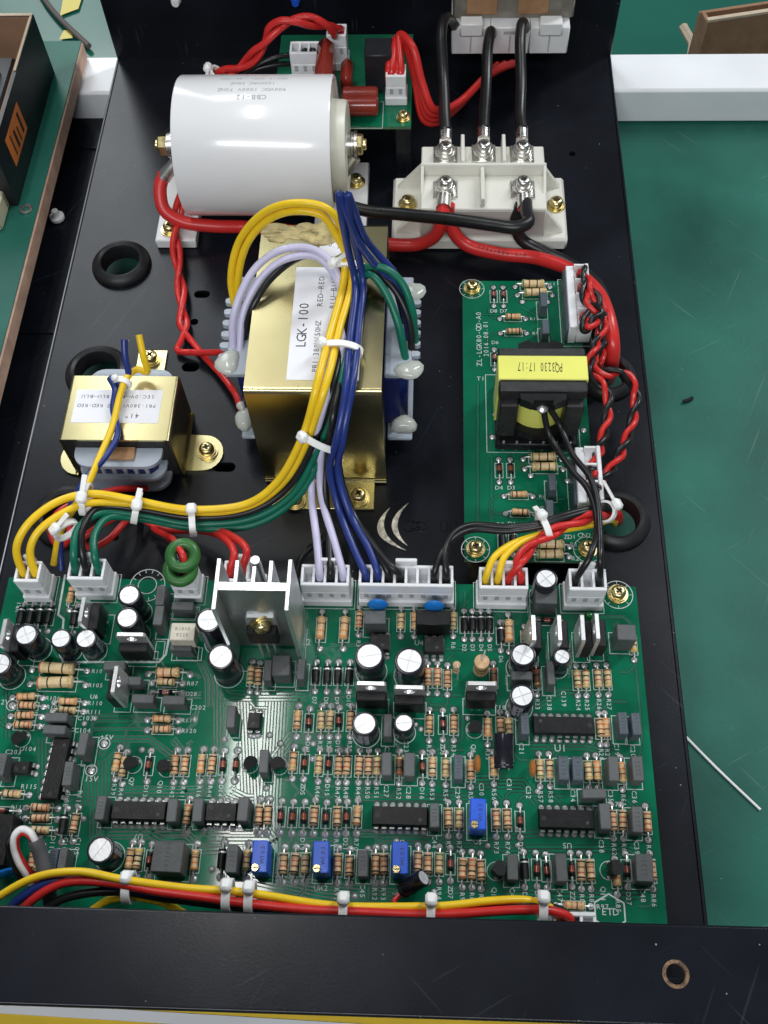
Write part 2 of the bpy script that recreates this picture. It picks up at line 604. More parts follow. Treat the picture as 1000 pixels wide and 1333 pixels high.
mb = MB()
mb.box('table_green', -700, 900, -600, 466, TABLE_Z - 22, TABLE_Z, 1)
o = mb.build('table_top')
o['kind'] = 'structure'
Yw = at(0, 1308, TABLE_Z).y
mb = MB()
e0, e1 = at(0, 1299, TABLE_Z), at(560, 1333, TABLE_Z)
M = Matrix.Translation((e0.x, e0.y, 0)) @ Matrix.Rotation(math.atan2(e1.y - e0.y, e1.x - e0.x), 4, 'Z')
mb.box('tape_yellow', -400, 700, -1.2, 2.5, TABLE_Z + 0.3, TABLE_Z + 1.0, 0, M)
mb.box('beam_white', -400, 700, -4.6, -1.25, TABLE_Z + 0.3, TABLE_Z + 1.2, 0, M)
mb.box('tape_yellow', -400, 700, -60, -4.65, TABLE_Z + 0.3, TABLE_Z + 1.0, 0, M)
tag(mb.build('edge_tape'), 'yellow tape with a white border on the table before the front panel', 'tape')
# square steel tube across the back of the table
mb = MB()
mb.box('beam_white', -900, 900, 435.0, 463.0, TABLE_Z + 0.2, -4.6, 1.4)
tag(mb.build('steel_beam'), 'white painted square steel tube running behind the black chassis', 'beam')
# a scrap of dark insulation on the table
p = at(896, 521, TABLE_Z + 0.9)
mb = MB()
mb.tube('w_black', [p + Vector((-2.2, -0.8, 0)), p, p + Vector((2.0, 1.2, 0.1))], 0.8, 8)
tag(mb.build('insulation_scrap'), 'tiny black scrap of insulation on the green table', 'scrap')
# thin pale strip
a, b = at(886, 952, TABLE_Z + 0.7), at(990, 1054, TABLE_Z + 0.7)
mb = MB()
mb.tube('nylon', smooth_path([a, a.lerp(b, 0.5) + Vector((-1.2, 0.8, 0)), b], 10), 0.48, 8)
tag(mb.build('plastic_strip'), 'thin white plastic strip lying on the green table right of chassis', 'strip')
# flat black sheet laid in the gap left of the chassis
mb = MB()
mb.box('coat_black', -187, -167, -120, 434, TABLE_Z + 0.4, TABLE_Z + 6, 0.8)
mb.box('coat_black', -186.5, -167.5, 292, 294, TABLE_Z + 6.01, TABLE_Z + 6.8)
mb.box('coat_black', -186.5, -167.5, 410.1, 411.5, TABLE_Z + 6.01, TABLE_Z + 7.0)
tag(mb.build('gap_sheet'), 'flat black sheet lying in the gap between bench edge and chassis', 'panel')
p = at(75, 284, TABLE_Z + 7)
mb = MB()
mb.lathe([(0, 0), (3.6, 0), (3.6, 1.5), (1.6, 1.8), (1.6, 5), (0, 5)], 12, None, 'nylon')
tag(mb.build('plastic_plug', None, p), 'small white plastic plug on the black sheet beside the wooden edge', 'plug')

# raised bench at the left: plywood with a green laminate
BZ = 6.0
BEX = -178.8
t = thing('side_bench', 'green topped plywood bench board with bare wooden edge at left', 'bench', (-300, 200, TABLE_Z))
mb = MB()
mb.box('plywood', -620, BEX, -160, 461.5, BZ - 10.3, BZ - 0.6, 0.8)
mb.build('board', t)
mb = MB()
mb.box('table_green', -620, BEX - 0.5, -160, 461.0, BZ - 0.58, BZ, 0.1)
mb.build('laminate', t)
for y in (-120, 300):
    mb = MB()
    mb.box('plywood', -600, -330, y, y + 40, TABLE_Z + 0.2, BZ - 10.4)
    mb.build('support_block', t)
# open black carton with an orange warning sticker
BX0, BX1, BY0, BY1, BT = -318, -188.7, 346, 436.7, 38.5
t = thing('open_box', 'open black carton with orange warning sticker standing on the green bench', 'box', (-250, 390, BZ))
mb = MB()
mb.box('box_black', BX0, BX1, BY0, BY1, BZ + 0.1, BZ + 1.6)
for (x0, x1, y0, y1) in ((BX1 - 1.4, BX1, BY0, BY1), (BX0, BX0 + 1.4, BY0, BY1), (BX0 + 1.45, BX1 - 1.45, BY0, BY0 + 1.4), (BX0 + 1.45, BX1 - 1.45, BY1 - 1.4, BY1)):
    mb.box('box_black', x0, x1, y0, y1, BZ + 1.65, BT)
mb.build('carton_wall', t)
mb = MB()
mb.box('cardboard', BX0 + 1.5, BX1 - 1.5, BY1 - 2.2, BY1 - 1.5, BZ + 2, BT - 0.4)
mb.box('cardboard', BX1 - 2.2, BX1 - 1.5, BY0 + 1.6, BY1 - 2.3, BZ + 2, BT - 0.4)
mb.build('lining', t)
mb = MB()
mb.box('cardboard_pale', BX0, BX1 - 0.1, BY1 - 1.6, BY1 + 0.1, BT + 0.02, BT + 0.7, 0.2)
mb.box('cardboard_pale', BX1 - 1.5, BX1 - 0.2, BY1 - 40, BY1 - 1.7, BT + 0.02, BT + 0.5, 0.2)
mb.build('torn_rim', t)
mb = MB()
x = BX1 + 0.06
pp = []
for (sx, sy) in ((20.5, 137), (36, 161), (23, 215), (6, 187)):
    d = ray(sx, sy)
    k = x / d.x
    pp.append((x, d.y * k, CAMZ + d.z * k))
y0, y1 = (pp[2][1] + pp[3][1]) / 2, (pp[0][1] + pp[1][1]) / 2
z0, z1 = (pp[1][2] + pp[2][2]) / 2, (pp[0][2] + pp[3][2]) / 2
mb.box('orange_print', BX1 + 0.02, BX1 + 0.2, y0, y1, z0, z1)
for k in range(4):
    yy = y0 + (y1 - y0) * (0.2 + 0.19 * k)
    M = Matrix.Translation((BX1 + 0.26, yy, (z0 + z1) / 2)) @ Euler((math.pi / 2, 0, math.pi / 2)).to_matrix().to_4x4() @ Matrix.Rotation(math.pi / 2, 4, 'Z')
    mb.strip
    mb.box('print_dark', BX1 + 0.2, BX1 + 0.27, yy, yy + 1.2 + (k % 2), z0 + 2, z1 - 2 - 1.6 * (k % 3))
mb.build('warning_sticker', t)
mb = MB()
mb.box('box_black', BX0 + 6, BX1 - 8, BY0 + 6, BY1 - 16, BZ + 1.7, BT - 10, 2)
mb.box('disc_blue', BX1 - 18, BX1 - 14, BY0 + 16, BY1 - 26, BT - 9.9, BT - 6, 1)
mb.build('contents', t)
p = at(4, 275, BZ)
mb = MB()
mb.box('cream', p.x - 60, p.x + 2.5, p.y - 12, p.y + 16, BZ + 0.1, BZ + 9, 0.6)
tag(mb.build('cream_block'), 'pale yellow block at the left edge before the black carton', 'block')
p = at(34, 273, BZ + 0.2)
mb = MB()
mb.lathe([(1.6, 0), (3.0, 0), (3.0, 0.7), (1.6, 0.7), (1.6, 0)], 18, None, 'nickel')
tag(mb.build('washer', None, p), 'small steel washer lying on the green bench beside wooden edge', 'washer')

# cardboard box on the floor beyond, upper right
fz = FLOOR_Z
p0 = at(905, 74, -500)
t = thing('cardboard_box', 'brown folded cardboard carton standing on the floor beyond the beam', 'box', (500, 1150, fz))
c0, c1 = at(921, 30, -480), at(1015, 16, -480)
mb = MB()
dx = (c1 - c0).normalized()
M = Matrix.Translation((c0.x, c0.y, 0)) @ Matrix.Rotation(math.atan2(dx.y, dx.x), 4, 'Z')
mb.box('cardboard', 0, 360, 0, 5, fz + 1, -480, 0.5, M)
mb.box('cardboard', 0, 5, 5.1, 24, fz + 1, -480, 0.5, M)
mb.box('cardboard', 355, 360, 5.1, 24, fz + 1, -480, 0.5, M)
mb.box('cardboard', 0, 360, 24.1, 29, fz + 1, -484, 0.5, M)
mb.build('carton_wall', t)
mb = MB()
mb.box('cardboard_pale', 0, 360, -0.5, 5.5, -479.8, -476, 0.5, M)
mb.build('carton_rim', t)
a, b = at(888, 38, -560), at(900, 76, -560)
mb = MB()
mb.tube('cardboard_pale', [(a.x, a.y, -556), ((a.x + b.x) / 2 + 8, (a.y + b.y) / 2, -560), (b.x, b.y, -566)], 6, 6)
mb.build('loose_flap', t)

# ------------------------------------------------------------------ chassis
TX0, TX1, TY0, TY1 = -160.5, 88.8, 24.0, 455.0
G = [at(159, 346), at(128, 487), at(90, 674), at(802, 678), at(790, 492)]
GH = [8.2, 8.6, 8.6, 8.0, 7.0]
chassis = thing('chassis', 'black powder coated sheet metal chassis tray with upright rear and front panels', 'chassis', (-36, 230, TABLE_Z))
holes = [circ(g.x, g.y, r + 1.2) for g, r in zip(G, GH)]
for (x, y, l, w) in ((263, 383, 7, 4.2), (248, 478, 7.4, 4.6), (292, 608, 9, 4.4)):
    p = at(x, y)
    holes.append(slot_poly(p.x, p.y, l, w))
for (x, y, r) in ((253, 419, 1.8), (196, 640, 1.5), (150, 700, 1.4), (745, 200, 1.6)):
    p = at(x, y)
    holes.append(circ(p.x, p.y, r, 14))
mb = MB()
plate_with_holes(mb, 'coat_black', [(TX0 + 0.5, TY0), (TX1 - 0.5, TY0), (TX1 - 0.5, TY1), (TX0 + 0.5, TY1)], holes, -1.5, 0)
mb.build('base_plate', chassis)
for x0, x1 in ((TX0 - 1.0, TX0 + 0.49), (TX1 - 0.49, TX1 + 1.0)):
    mb = MB()
    mb.box('coat_black', x0, x1, TY0, TY1, -3.5, 0.15, 0.4)
    mb.build('side_flange', chassis)
mb = MB()
mb.tube('bare_edge', [(TX0 - 0.35, TY0 + 20, 0.1), (TX0 - 0.35, TY1 - 1, 0.1)], 0.30, 6)
tag(mb.build('worn_edge', chassis), 'bare metal showing along the worn left bend', None)
mb = MB()
mb.box('coat_black', TX0 - 1, TX1 + 1, TY1 + 0.02, TY1 + 1.6, -1.5, 175, 0.3)
bp = mb.build('back_panel', chassis)
for (x, y, mt, r) in ((385, 1, 'trim_blue', 2.4), (229, 1, 'nylon', 2.6)):  # coloured blobs stand in for light showing through small panel holes
    p = zat(x, y, TY1)
    mb = MB()
    mb.cyl(mt, (p.x, TY1 - 2.5, p.z), (p.x, TY1, p.z), r * 0.7, r, 10)
    mb.build('lit_hole_blob', bp)
LZ = 55.0
LY1 = at(0, 1177, LZ).y - 0.9
LY0 = at(0, 1303, LZ).y
mb = MB()
mb.box('coat_black', TX0 - 1, TX1 + 3, LY0 + 9, LY0 + 10.5, -14, LZ - 1.8, 0.3)
fp = mb.build('front_panel', chassis)
h = at(880, 1268, LZ)
mb = MB()
plate_with_holes(mb, 'coat_black', [(TX0 - 1, LY0), (TX1 + 3, LY0), (TX1 + 3, LY1), (TX0 - 1, LY1)], [circ(h.x, h.y, 2.6, 24)], LZ - 1.5, LZ)
mb.tube('coat_black', [(TX0 - 1, LY1, LZ - 0.75), (TX1 + 3, LY1, LZ - 0.75)], 0.75, 10)
mb.tube('coat_black', [(TX0 - 1, LY0, LZ - 1.0), (TX1 + 3, LY0, LZ - 1.0)], 1.0, 10)
lip = mb.build('top_flange', fp)
mb = MB()
mb.lathe([(2.55, -1.4), (2.55, 0.05), (2.7, 0.2), (3.2, 0.05), (3.5, 0.0)], 24, Matrix.Translation(h + Vector((0, 0, 0.02))), 'rust')
tag(mb.build('hole_rim', fp), 'bare rusty rim of the screw hole', None)
for g, r in zip(G, GH):
    mb = MB()
    R = r + 5.0
    pr = [(r, -4), (r - 0.1, 2.5), (r + 0.5, 3.8), (r + 1.8, 4.4), (R - 1.6, 3.6), (R - 0.4, 2.2), (R, 0.9), (R - 0.2, 0.02), (r + 1.1, 0.01), (r + 1.1, -1.5), (R - 0.8, -1.6), (R - 1.4, -3.6), (r + 0.6, -4.4), (r, -4)]
    mb.lathe(pr, 36, None, 'rubber')
    mb.build('rubber_grommet', chassis, g)
for (x, y) in ((TX0 + 18, 30), (TX1 - 18, 30), (TX0 + 18, TY1 - 42), (TX1 - 18, TY1 - 42)):
    mb = MB()
    mb.lathe([(0, TABLE_Z + 0.1), (8, TABLE_Z + 0.1), (9.5, -14), (9.5, -1.6), (0, -1.6)], 20, Matrix.Translation((x, y, 0)), 'rubber')
    mb.build('foot', chassis)


def crescent(tip0, tip1, bulge, wid):
    a, b, c = at(*tip0), at(*tip1), at(*bulge)
    m = (a + b) / 2
    out, inn = [], []
    for k in range(17):
        u = k / 16
        s = 1 - (2 * u - 1) ** 2
        base = a.lerp(b, u)
        out.append(base + (c - m) * s)
        inn.append(base + (c - m) * s * (1 - wid))
    return [(p.x, p.y) for p in out + inn[-2:0:-1]]


for args in (((508, 661), (529, 717), (492, 693), 0.36), ((532, 655), (531, 711), (510, 684), 0.36)):
    mb = MB()
    mb.prism('crescent', crescent(*args), 0.02, 0.35)
    mb.build('crescent_emblem', chassis)
for (x, y, r) in ((533, 684, 2.3), (541, 684, 1.7), (549, 684, 1.7)):
    p = at(x, y)
    mb = MB()
    mb.lathe([(r - 0.4, 0.02), (r - 0.3, 0.35), (r + 0.3, 0.35), (r + 0.4, 0.02)], 20, Matrix.Translation((p.x, p.y, 0)), 'coat_black')
    mb.build('embossed_mark', chassis)
for x in (578, 590):
    p = at(x, 685)
    mb = MB()
    mb.box('coat_black', p.x - 1.2, p.x + 1.2, p.y - 2, p.y + 2, 0.02, 0.4, 0.15)
    mb.build('embossed_mark', chassis)
# ================================================================== component meshes shared by the boards
BANDS = ['band_black', 'band_brown', 'band_red', 'band_orange', 'band_gold', 'band_green', 'band_yellow']


def resistor_mesh(body, bands, L=6.5, r=1.24, span=10.6):
    mb = MB()
    h = L / 2
    prof = [(0.0, -h, body), (r * 0.55, -h + 0.02), (r * 0.98, -h + 0.45), (r * 1.08, -h + 0.95), (r * 1.04, -h + 1.45)]
    mid0, mid1 = -h + 1.6, h - 1.6
    n = len(bands)
    xs = [mid0 + (mid1 - mid0) * (k + 0.2) / max(1, n - 1) * 0.92 for k in range(n)]
    # first and last bands sit on the end bulges
    pos = [-h + 0.75] + [mid0 + (mid1 - mid0) * (k + 0.5) / max(1, n - 2) for k in range(n - 2)] + [h - 1.0]
    prof2 = [(0.0, -h, body), (r * 0.55, -h + 0.02), (r * 0.98, -h + 0.40)]
    w = 0.25
    for k, (p, b) in enumerate(zip(pos, bands)):
        rr = r * 1.07 if k in (0, n - 1) else r * 0.90
        prof2 += [(rr, p - w, b), (rr, p + w, body)]
        if k == 0:
            prof2 += [(r * 0.90, -h + 1.55)]
        if k == n - 2:
            prof2 += [(r * 0.90, h - 1.65), (r * 1.05, h - 1.45)]
    prof2 += [(r * 0.98, h - 0.40), (r * 0.55, h - 0.02), (0, h)]
    M = Matrix.Translation((0, 0, r + 0.35)) @ Matrix.Rotation(math.pi / 2, 4, 'Y')
    mb.lathe(prof2, 12, M)
    for s in (-1, 1):
        z = r + 0.35
        mb.tube('lead', [(s * (h - 0.1), 0, z), (s * (span / 2 - 0.9), 0, z), (s * (span / 2 - 0.25), 0, z - 0.35), (s * span / 2, 0, z - 1.0), (s * span / 2, 0, 0)], 0.30, 6)
    return mb.mesh('resistor', 55)


def diode_mesh(kind):
    mb = MB()
    if kind == 'glass':
        h, r, span = 2.3, 0.95, 10.0
        prof = [(0, -h, 'epoxy'), (r * 0.7, -h + 0.05), (r, -h + 0.4), (r, -h + 1.3, 'glass_red'), (r * 0.96, 0.6), (r, 1.0, 'epoxy'), (r, h - 0.4), (r * 0.7, h - 0.05), (0, h)]
        lead = 'lead'
    else:
        h, r, span = 2.9, 1.35, 10.6
        prof = [(0, -h, 'epoxy'), (r, -h), (r, h - 1.25, 'band_silver'), (r, h - 0.75, 'epoxy'), (r, h), (0, h)]
        lead = 'lead'
    M = Matrix.Translation((0, 0, r + 0.35)) @ Matrix.Rotation(math.pi / 2, 4, 'Y')
    mb.lathe(prof, 12, M)
    for s in (-1, 1):
        z = r + 0.35
        mb.tube(lead, [(s * (h - 0.1), 0, z), (s * (span / 2 - 0.9), 0, z), (s * (span / 2 - 0.25), 0, z - 0.35), (s * span / 2, 0, z - 1.0), (s * span / 2, 0, 0)], 0.32, 6)
    return mb.mesh('diode', 50)


RES = []
for body, bands in (
        ('res_tan', ['band_brown', 'band_black', 'band_orange', 'band_gold']),
        ('res_tan', ['band_orange', 'band_orange', 'band_brown', 'band_gold']),
        ('res_pale', ['band_brown', 'band_black', 'band_red', 'band_gold']),
        ('res_tan', ['band_red', 'band_red', 'band_black', 'band_brown']),
        ('res_pale', ['band_yellow', 'band_black', 'band_black', 'band_brown']),
        ('res_tan', ['band_black', 'band_brown', 'band_red', 'band_black']),
        ('res_brown', ['band_red', 'band_black', 'band_brown', 'band_gold']),
        ('res_pale', ['band_green', 'band_brown', 'band_brown', 'band_gold'])):
    RES.append(resistor_mesh(body, bands))
RES_BIG = [resistor_mesh('res_pale', ['band_red', 'band_black', 'band_black', 'band_gold'], 12.5, 2.15, 19.5),
           resistor_mesh('res_tan', ['band_brown', 'band_red', 'band_black', 'band_gold'], 8.6, 1.75, 14.5),
           resistor_mesh('res_tan', ['band_orange', 'band_orange', 'band_brown', 'band_gold'], 8.6, 1.55, 14.0),
           resistor_mesh('res_pale', ['band_green', 'band_brown', 'band_black', 'band_gold'], 9.6, 1.75, 14.5)]
D_GLASS, D_BLACK = diode_mesh('glass'), diode_mesh('black')


def mesh_once(cache={}, **k):
    return cache


_cache = {}


def elko(D, H):
    """electrolytic: sleeve, stripe, top disc"""
    key = ('elko', D, H)
    if key in _cache:
        return _cache[key]
    r = D / 2
    mb = MB()
    mb.lathe([(0, 0.3), (r * 0.92, 0.3), (r, 0.8), (r, 1.3), (r * 0.94, 1.6), (r, 2.0), (r, H - 0.5), (r * 0.97, H - 0.1), (r * 0.86, H), (r * 0.80, H - 0.05)], 28, None, 'sleeve')
    for s in (-1, 1):
        mb.cyl('lead', (s * D * 0.25, 0, -0.1), (s * D * 0.25, 0, 0.5), 0.3, None, 6)
    # printed stripe with minus marks
    n = 7
    for k in range(n):
        a0 = -0.42 + 0.84 * k / n
        a1 = -0.42 + 0.84 * (k + 1) / n
        R = r + 0.03
        v = [(R * math.cos(a), R * math.sin(a), z) for z in (2.2, H - 0.6) for a in (a0, a1)]
        mb.add(v, [(0, 1, 3, 2)], 'sleeve_stripe')
    for k in range(int(H / 3)):
        R = r + 0.06
        z = 3.4 + k * 3
        if z > H - 1.6:
            break
        v = [(R * math.cos(a), R * math.sin(a), zz) for zz in (z - 0.9, z + 0.9) for a in (-0.08, 0.08)]
        mb.add(v, [(0, 1, 3, 2)], 'sleeve')
    body = mb.mesh('electrolytic_capacitor', 45)
    mt = MB()
    rt = r * 0.80
    # four shallow quadrants with scored cross
    g = 0.12
    for q in range(4):
        pts = [(g, g)]
        for k in range(8):
            a = math.pi / 2 * k / 7
            x, y = max(g, rt * math.cos(a)), max(g, rt * math.sin(a))
            pts.append((x, y))
        mt.prism('cap_top', pts, H - 0.30, H - 0.08, Matrix.Rotation(q * math.pi / 2 + 0.7, 4, 'Z'))
    mt.lathe([(0, H - 0.32), (rt, H - 0.32)], 20, None, 'tin')
    top = mt.mesh('vent_top', 30)
    _cache[key] = (body, top)
    return _cache[key]


def film(w, l, h, mt='film_grey', text=None):
    key = ('film', w, l, h, mt, text)
    if key in _cache:
        return _cache[key]
    mb = MB()
    mb.box(mt, -w / 2, w / 2, -l / 2, l / 2, 0.25, h, 0.25)
    if text:
        mb.text('print_grey', text, min(2.1, w * 0.62), T(0, 0, h + 0.02, math.pi / 2))
    _cache[key] = mb.mesh('film_capacitor', 30)
    return _cache[key]


def to220():
    if 'to220' in _cache:
        return _cache['to220']
    mb = MB()
    mb.box('epoxy', -5, 5, -3.3, 0, 3.2, 12.2, 0.35)
    for k in (-1, 0, 1):
        mb.box('lead', k * 2.54 - 0.45, k * 2.54 + 0.45, -2.2, -1.75, -0.1, 3.25)
    body = mb.mesh('power_transistor', 30)
    mt = MB()
    bm_poly = [(-5, 3.4), (5, 3.4), (5, 17.2), (4.4, 17.9), (-4.4, 17.9), (-5, 17.2)]
    m2 = MB()
    plate_with_holes(m2, 'tin', bm_poly, [circ(0, 15.1, 1.85, 18)], -1.3, -0.02)
    M = Matrix.Rotation(math.pi / 2, 4, 'X')
    mt.add([M @ Vector(p) for p in m2.v], m2.f, 'tin')
    tab = mt.mesh('metal_tab', 30)
    _cache['to220'] = (body, tab)
    return _cache['to220']


def to92():
    if 'to92' in _cache:
        return _cache['to92']
    mb = MB()
    poly = [(2.3 * math.cos(a), 2.3 * math.sin(a)) for a in [rad(-38 + k * 256 / 16) for k in range(17)]]
    mb.prism('epoxy', poly, 2.0, 6.6)
    for k in (-1, 0, 1):
        mb.box('lead', k * 1.27 - 0.22, k * 1.27 + 0.22, -0.2, 0.25, -0.1, 2.0)
    _cache['to92'] = mb.mesh('small_transistor', 35)
    return _cache['to92']


def dip_body(n, w=6.4):
    key = ('dip', n, w)
    if key in _cache:
        return _cache[key]
    L = n * 2.54 + 0.2 if n > 3 else n * 2.54 - 0.4
    mb = MB()
    h = w / 2
    v = []
    for (ins, z) in ((0.35, 0.7), (0, 2.1), (0.45, 3.9)):
        v += [(-L / 2 + ins, -h + ins, z), (L / 2 - ins, -h + ins, z), (L / 2 - ins, h - ins, z), (-L / 2 + ins, h - ins, z)]
    f = [(3, 2, 1, 0), (8, 9, 10, 11)]
    for b in (0, 4):
        f += [(b + k, b + (k + 1) % 4, b + 4 + (k + 1) % 4, b + 4 + k) for k in range(4)]
    mb.add(v, f, 'epoxy')
    mb.lathe([(0, 0), (0.8, 0)], 12, T(-L / 2 + 1.7, 0 if n > 4 else 1.5, 3.905), 'band_black')
    mb.lathe([(0, 0), (0.55, 0)], 12, T(L / 2 - 2.6, -1.2, 3.905), 'print_grey')
    body = mb.mesh('chip', 20)
    mp = MB()
    mp.add([(-0.7, 0, 1.7), (0.7, 0, 1.7), (0.7, 0.75, 1.75), (-0.7, 0.75, 1.75), (0.7, 1.05, 1.3), (-0.7, 1.05, 1.3), (0.45, 1.15, 0), (-0.45, 1.15, 0)],
           [(0, 1, 2, 3), (3, 2, 4, 5), (5, 4, 6, 7), (0, 3, 2, 1), (5, 4, 2, 3), (7, 6, 4, 5)], 'tin')
    pin = mp.mesh('pin', 20)
    _cache[key] = (body, pin, L)
    return _cache[key]


def conn(n, h=16.0, d=8.6, latch=True, pitch=3.96):
    """wire housing plugged on its header, openings upward, latch at the back; origin = front centre on the board"""
    key = ('conn', n, h, d, latch)
    if key in _cache:
        return _cache[key]
    W = n * pitch + 0.9
    mb = MB()
    base = h - 6.0
    mb.box('conn_white', -W / 2, W / 2, 0.4, d, 0.1, base, 0.3)
    mb.box('conn_white', -W / 2 - 0.5, W / 2 + 0.5, -0.4, d + 0.6, 0.05, 4.2, 0.3)
    mb.box('conn_white', -W / 2, W / 2, 0.4, 1.7, base + 0.01, h, 0.25)
    mb.box('conn_white', -W / 2, W / 2, d - 1.2, d, base + 0.01, h, 0.25)
    for k in range(n + 1):
        x = -W / 2 + 0.45 + k * pitch
        mb.box('conn_white', x - 0.44, x + 0.44, 1.71, d - 1.21, base + 0.01, h - 0.15)
    if latch:
        lw = min(W * 0.42, 7.5)
        mb.box('conn_white', -lw / 2, lw / 2, d + 0.02, d + 1.4, base - 2, h + 2.6, 0.3)
    body = mb.mesh('connector', 30)
    mw = MB()
    mw.box('conn_shade', -0.75, 0.75, 0.25, 0.399, base - 3.4, base - 0.6)
    win = mw.mesh('contact_window', 30)
    xs = [-W / 2 + 0.45 + (k + 0.5) * pitch for k in range(n)]
    _cache[key] = (body, win, xs, base, W)
    return _cache[key]


def disc_cap(mt):
    key = ('disc', mt)
    if key not in _cache:
        mb = MB()
        M = T(0, 0, 5.0, 0, math.pi / 2)
        mb.lathe([(0, -1.3), (1.6, -1.25), (3.1, -0.8), (3.7, 0), (3.1, 0.8), (1.6, 1.25), (0, 1.3)], 20, M, mt)
        for s in (-1, 1):
            mb.tube('lead', [(s * 2.3, 0, 2.4), (s * 2.5, 0, 1.2), (s * 2.5, 0, 0)], 0.28, 6)
        _cache[key] = mb.mesh('disc_capacitor', 60)
    return _cache[key]


def trimmer():
    if 'trim' not in _cache:
        mb = MB()
        mb.box('trim_blue', -2.5, 2.5, -4.8, 4.8, 0.3, 10.0, 0.3)
        mb.text('print_dark', 'W103', 1.9, T(0.7, 0.6, 10.03, math.pi / 2), 0.7)
        ms = MB()
        ms.lathe([(0, 10.0), (1.25, 10.0), (1.25, 10.9), (1.1, 11.1), (0.0, 11.1)], 16, T(-1.1, -3.5, 0), 'brass')
        ms.box('print_dark', -2.1, -0.1, -3.65, -3.35, 11.105, 11.16)
        _cache['trim'] = (mb.mesh('trimmer', 30), ms.mesh('adjusting_screw', 40))
    return _cache['trim']


def screw_mesh(r=2.7, mt='brass', washer=True, hex_=False):
    key = ('screw', r, mt, washer, hex_)
    if key in _cache:
        return _cache[key]
    mb = MB()
    z = 0
    if washer:
        mb.lathe([(0, 0.02), (r * 1.42, 0.02), (r * 1.42, 0.7), (r * 0.9, 0.72)], 24, None, mt)
        mb.lathe([(r * 0.9, 0.71), (r * 1.22, 0.73), (r * 1.22, 1.5), (r * 0.85, 1.55)], 20, None, mt)
        z = 1.55
    mb.lathe([(r * 0.85, z), (r, z + 0.05), (r * 1.0, z + r * 0.45), (r * 0.86, z + r * 0.72), (r * 0.62, z + r * 0.84), (r * 0.48, z + r * 0.86)], 24, None, mt)
    # cross recess
    zt = z + r * 0.86
    k, w, dp = r * 0.50, r * 0.16, r * 0.35
    plus = [(w, w), (w, k), (-w, k), (-w, w), (-k, w), (-k, -w), (-w, -w), (-w, -k), (w, -k), (w, -w), (k, -w), (k, w)]
    n = 24
    ringp = [(r * 0.48 * math.cos(2 * math.pi * i / n), r * 0.48 * math.sin(2 * math.pi * i / n)) for i in range(n)]
    mb.add([(x, y, zt - dp) for x, y in ringp], [tuple(range(n))], 'band_black')
    q = r * 0.48
    for sx in (-1, 1):
        for sy in (-1, 1):
            pts = [(w, w), (q, w), (q * 0.72, q * 0.72), (w, q)]
            pts = [(sx * x, sy * y) for x, y in pts]
            if sx * sy < 0:
                pts.reverse()
            mb.prism(mt, pts, zt - dp, zt)
    mb.lathe([(r * 0.48, zt), (r * 0.48, zt - dp)], n, None, mt)
    _cache[key] = mb.mesh('screw', 40)
    return _cache[key]
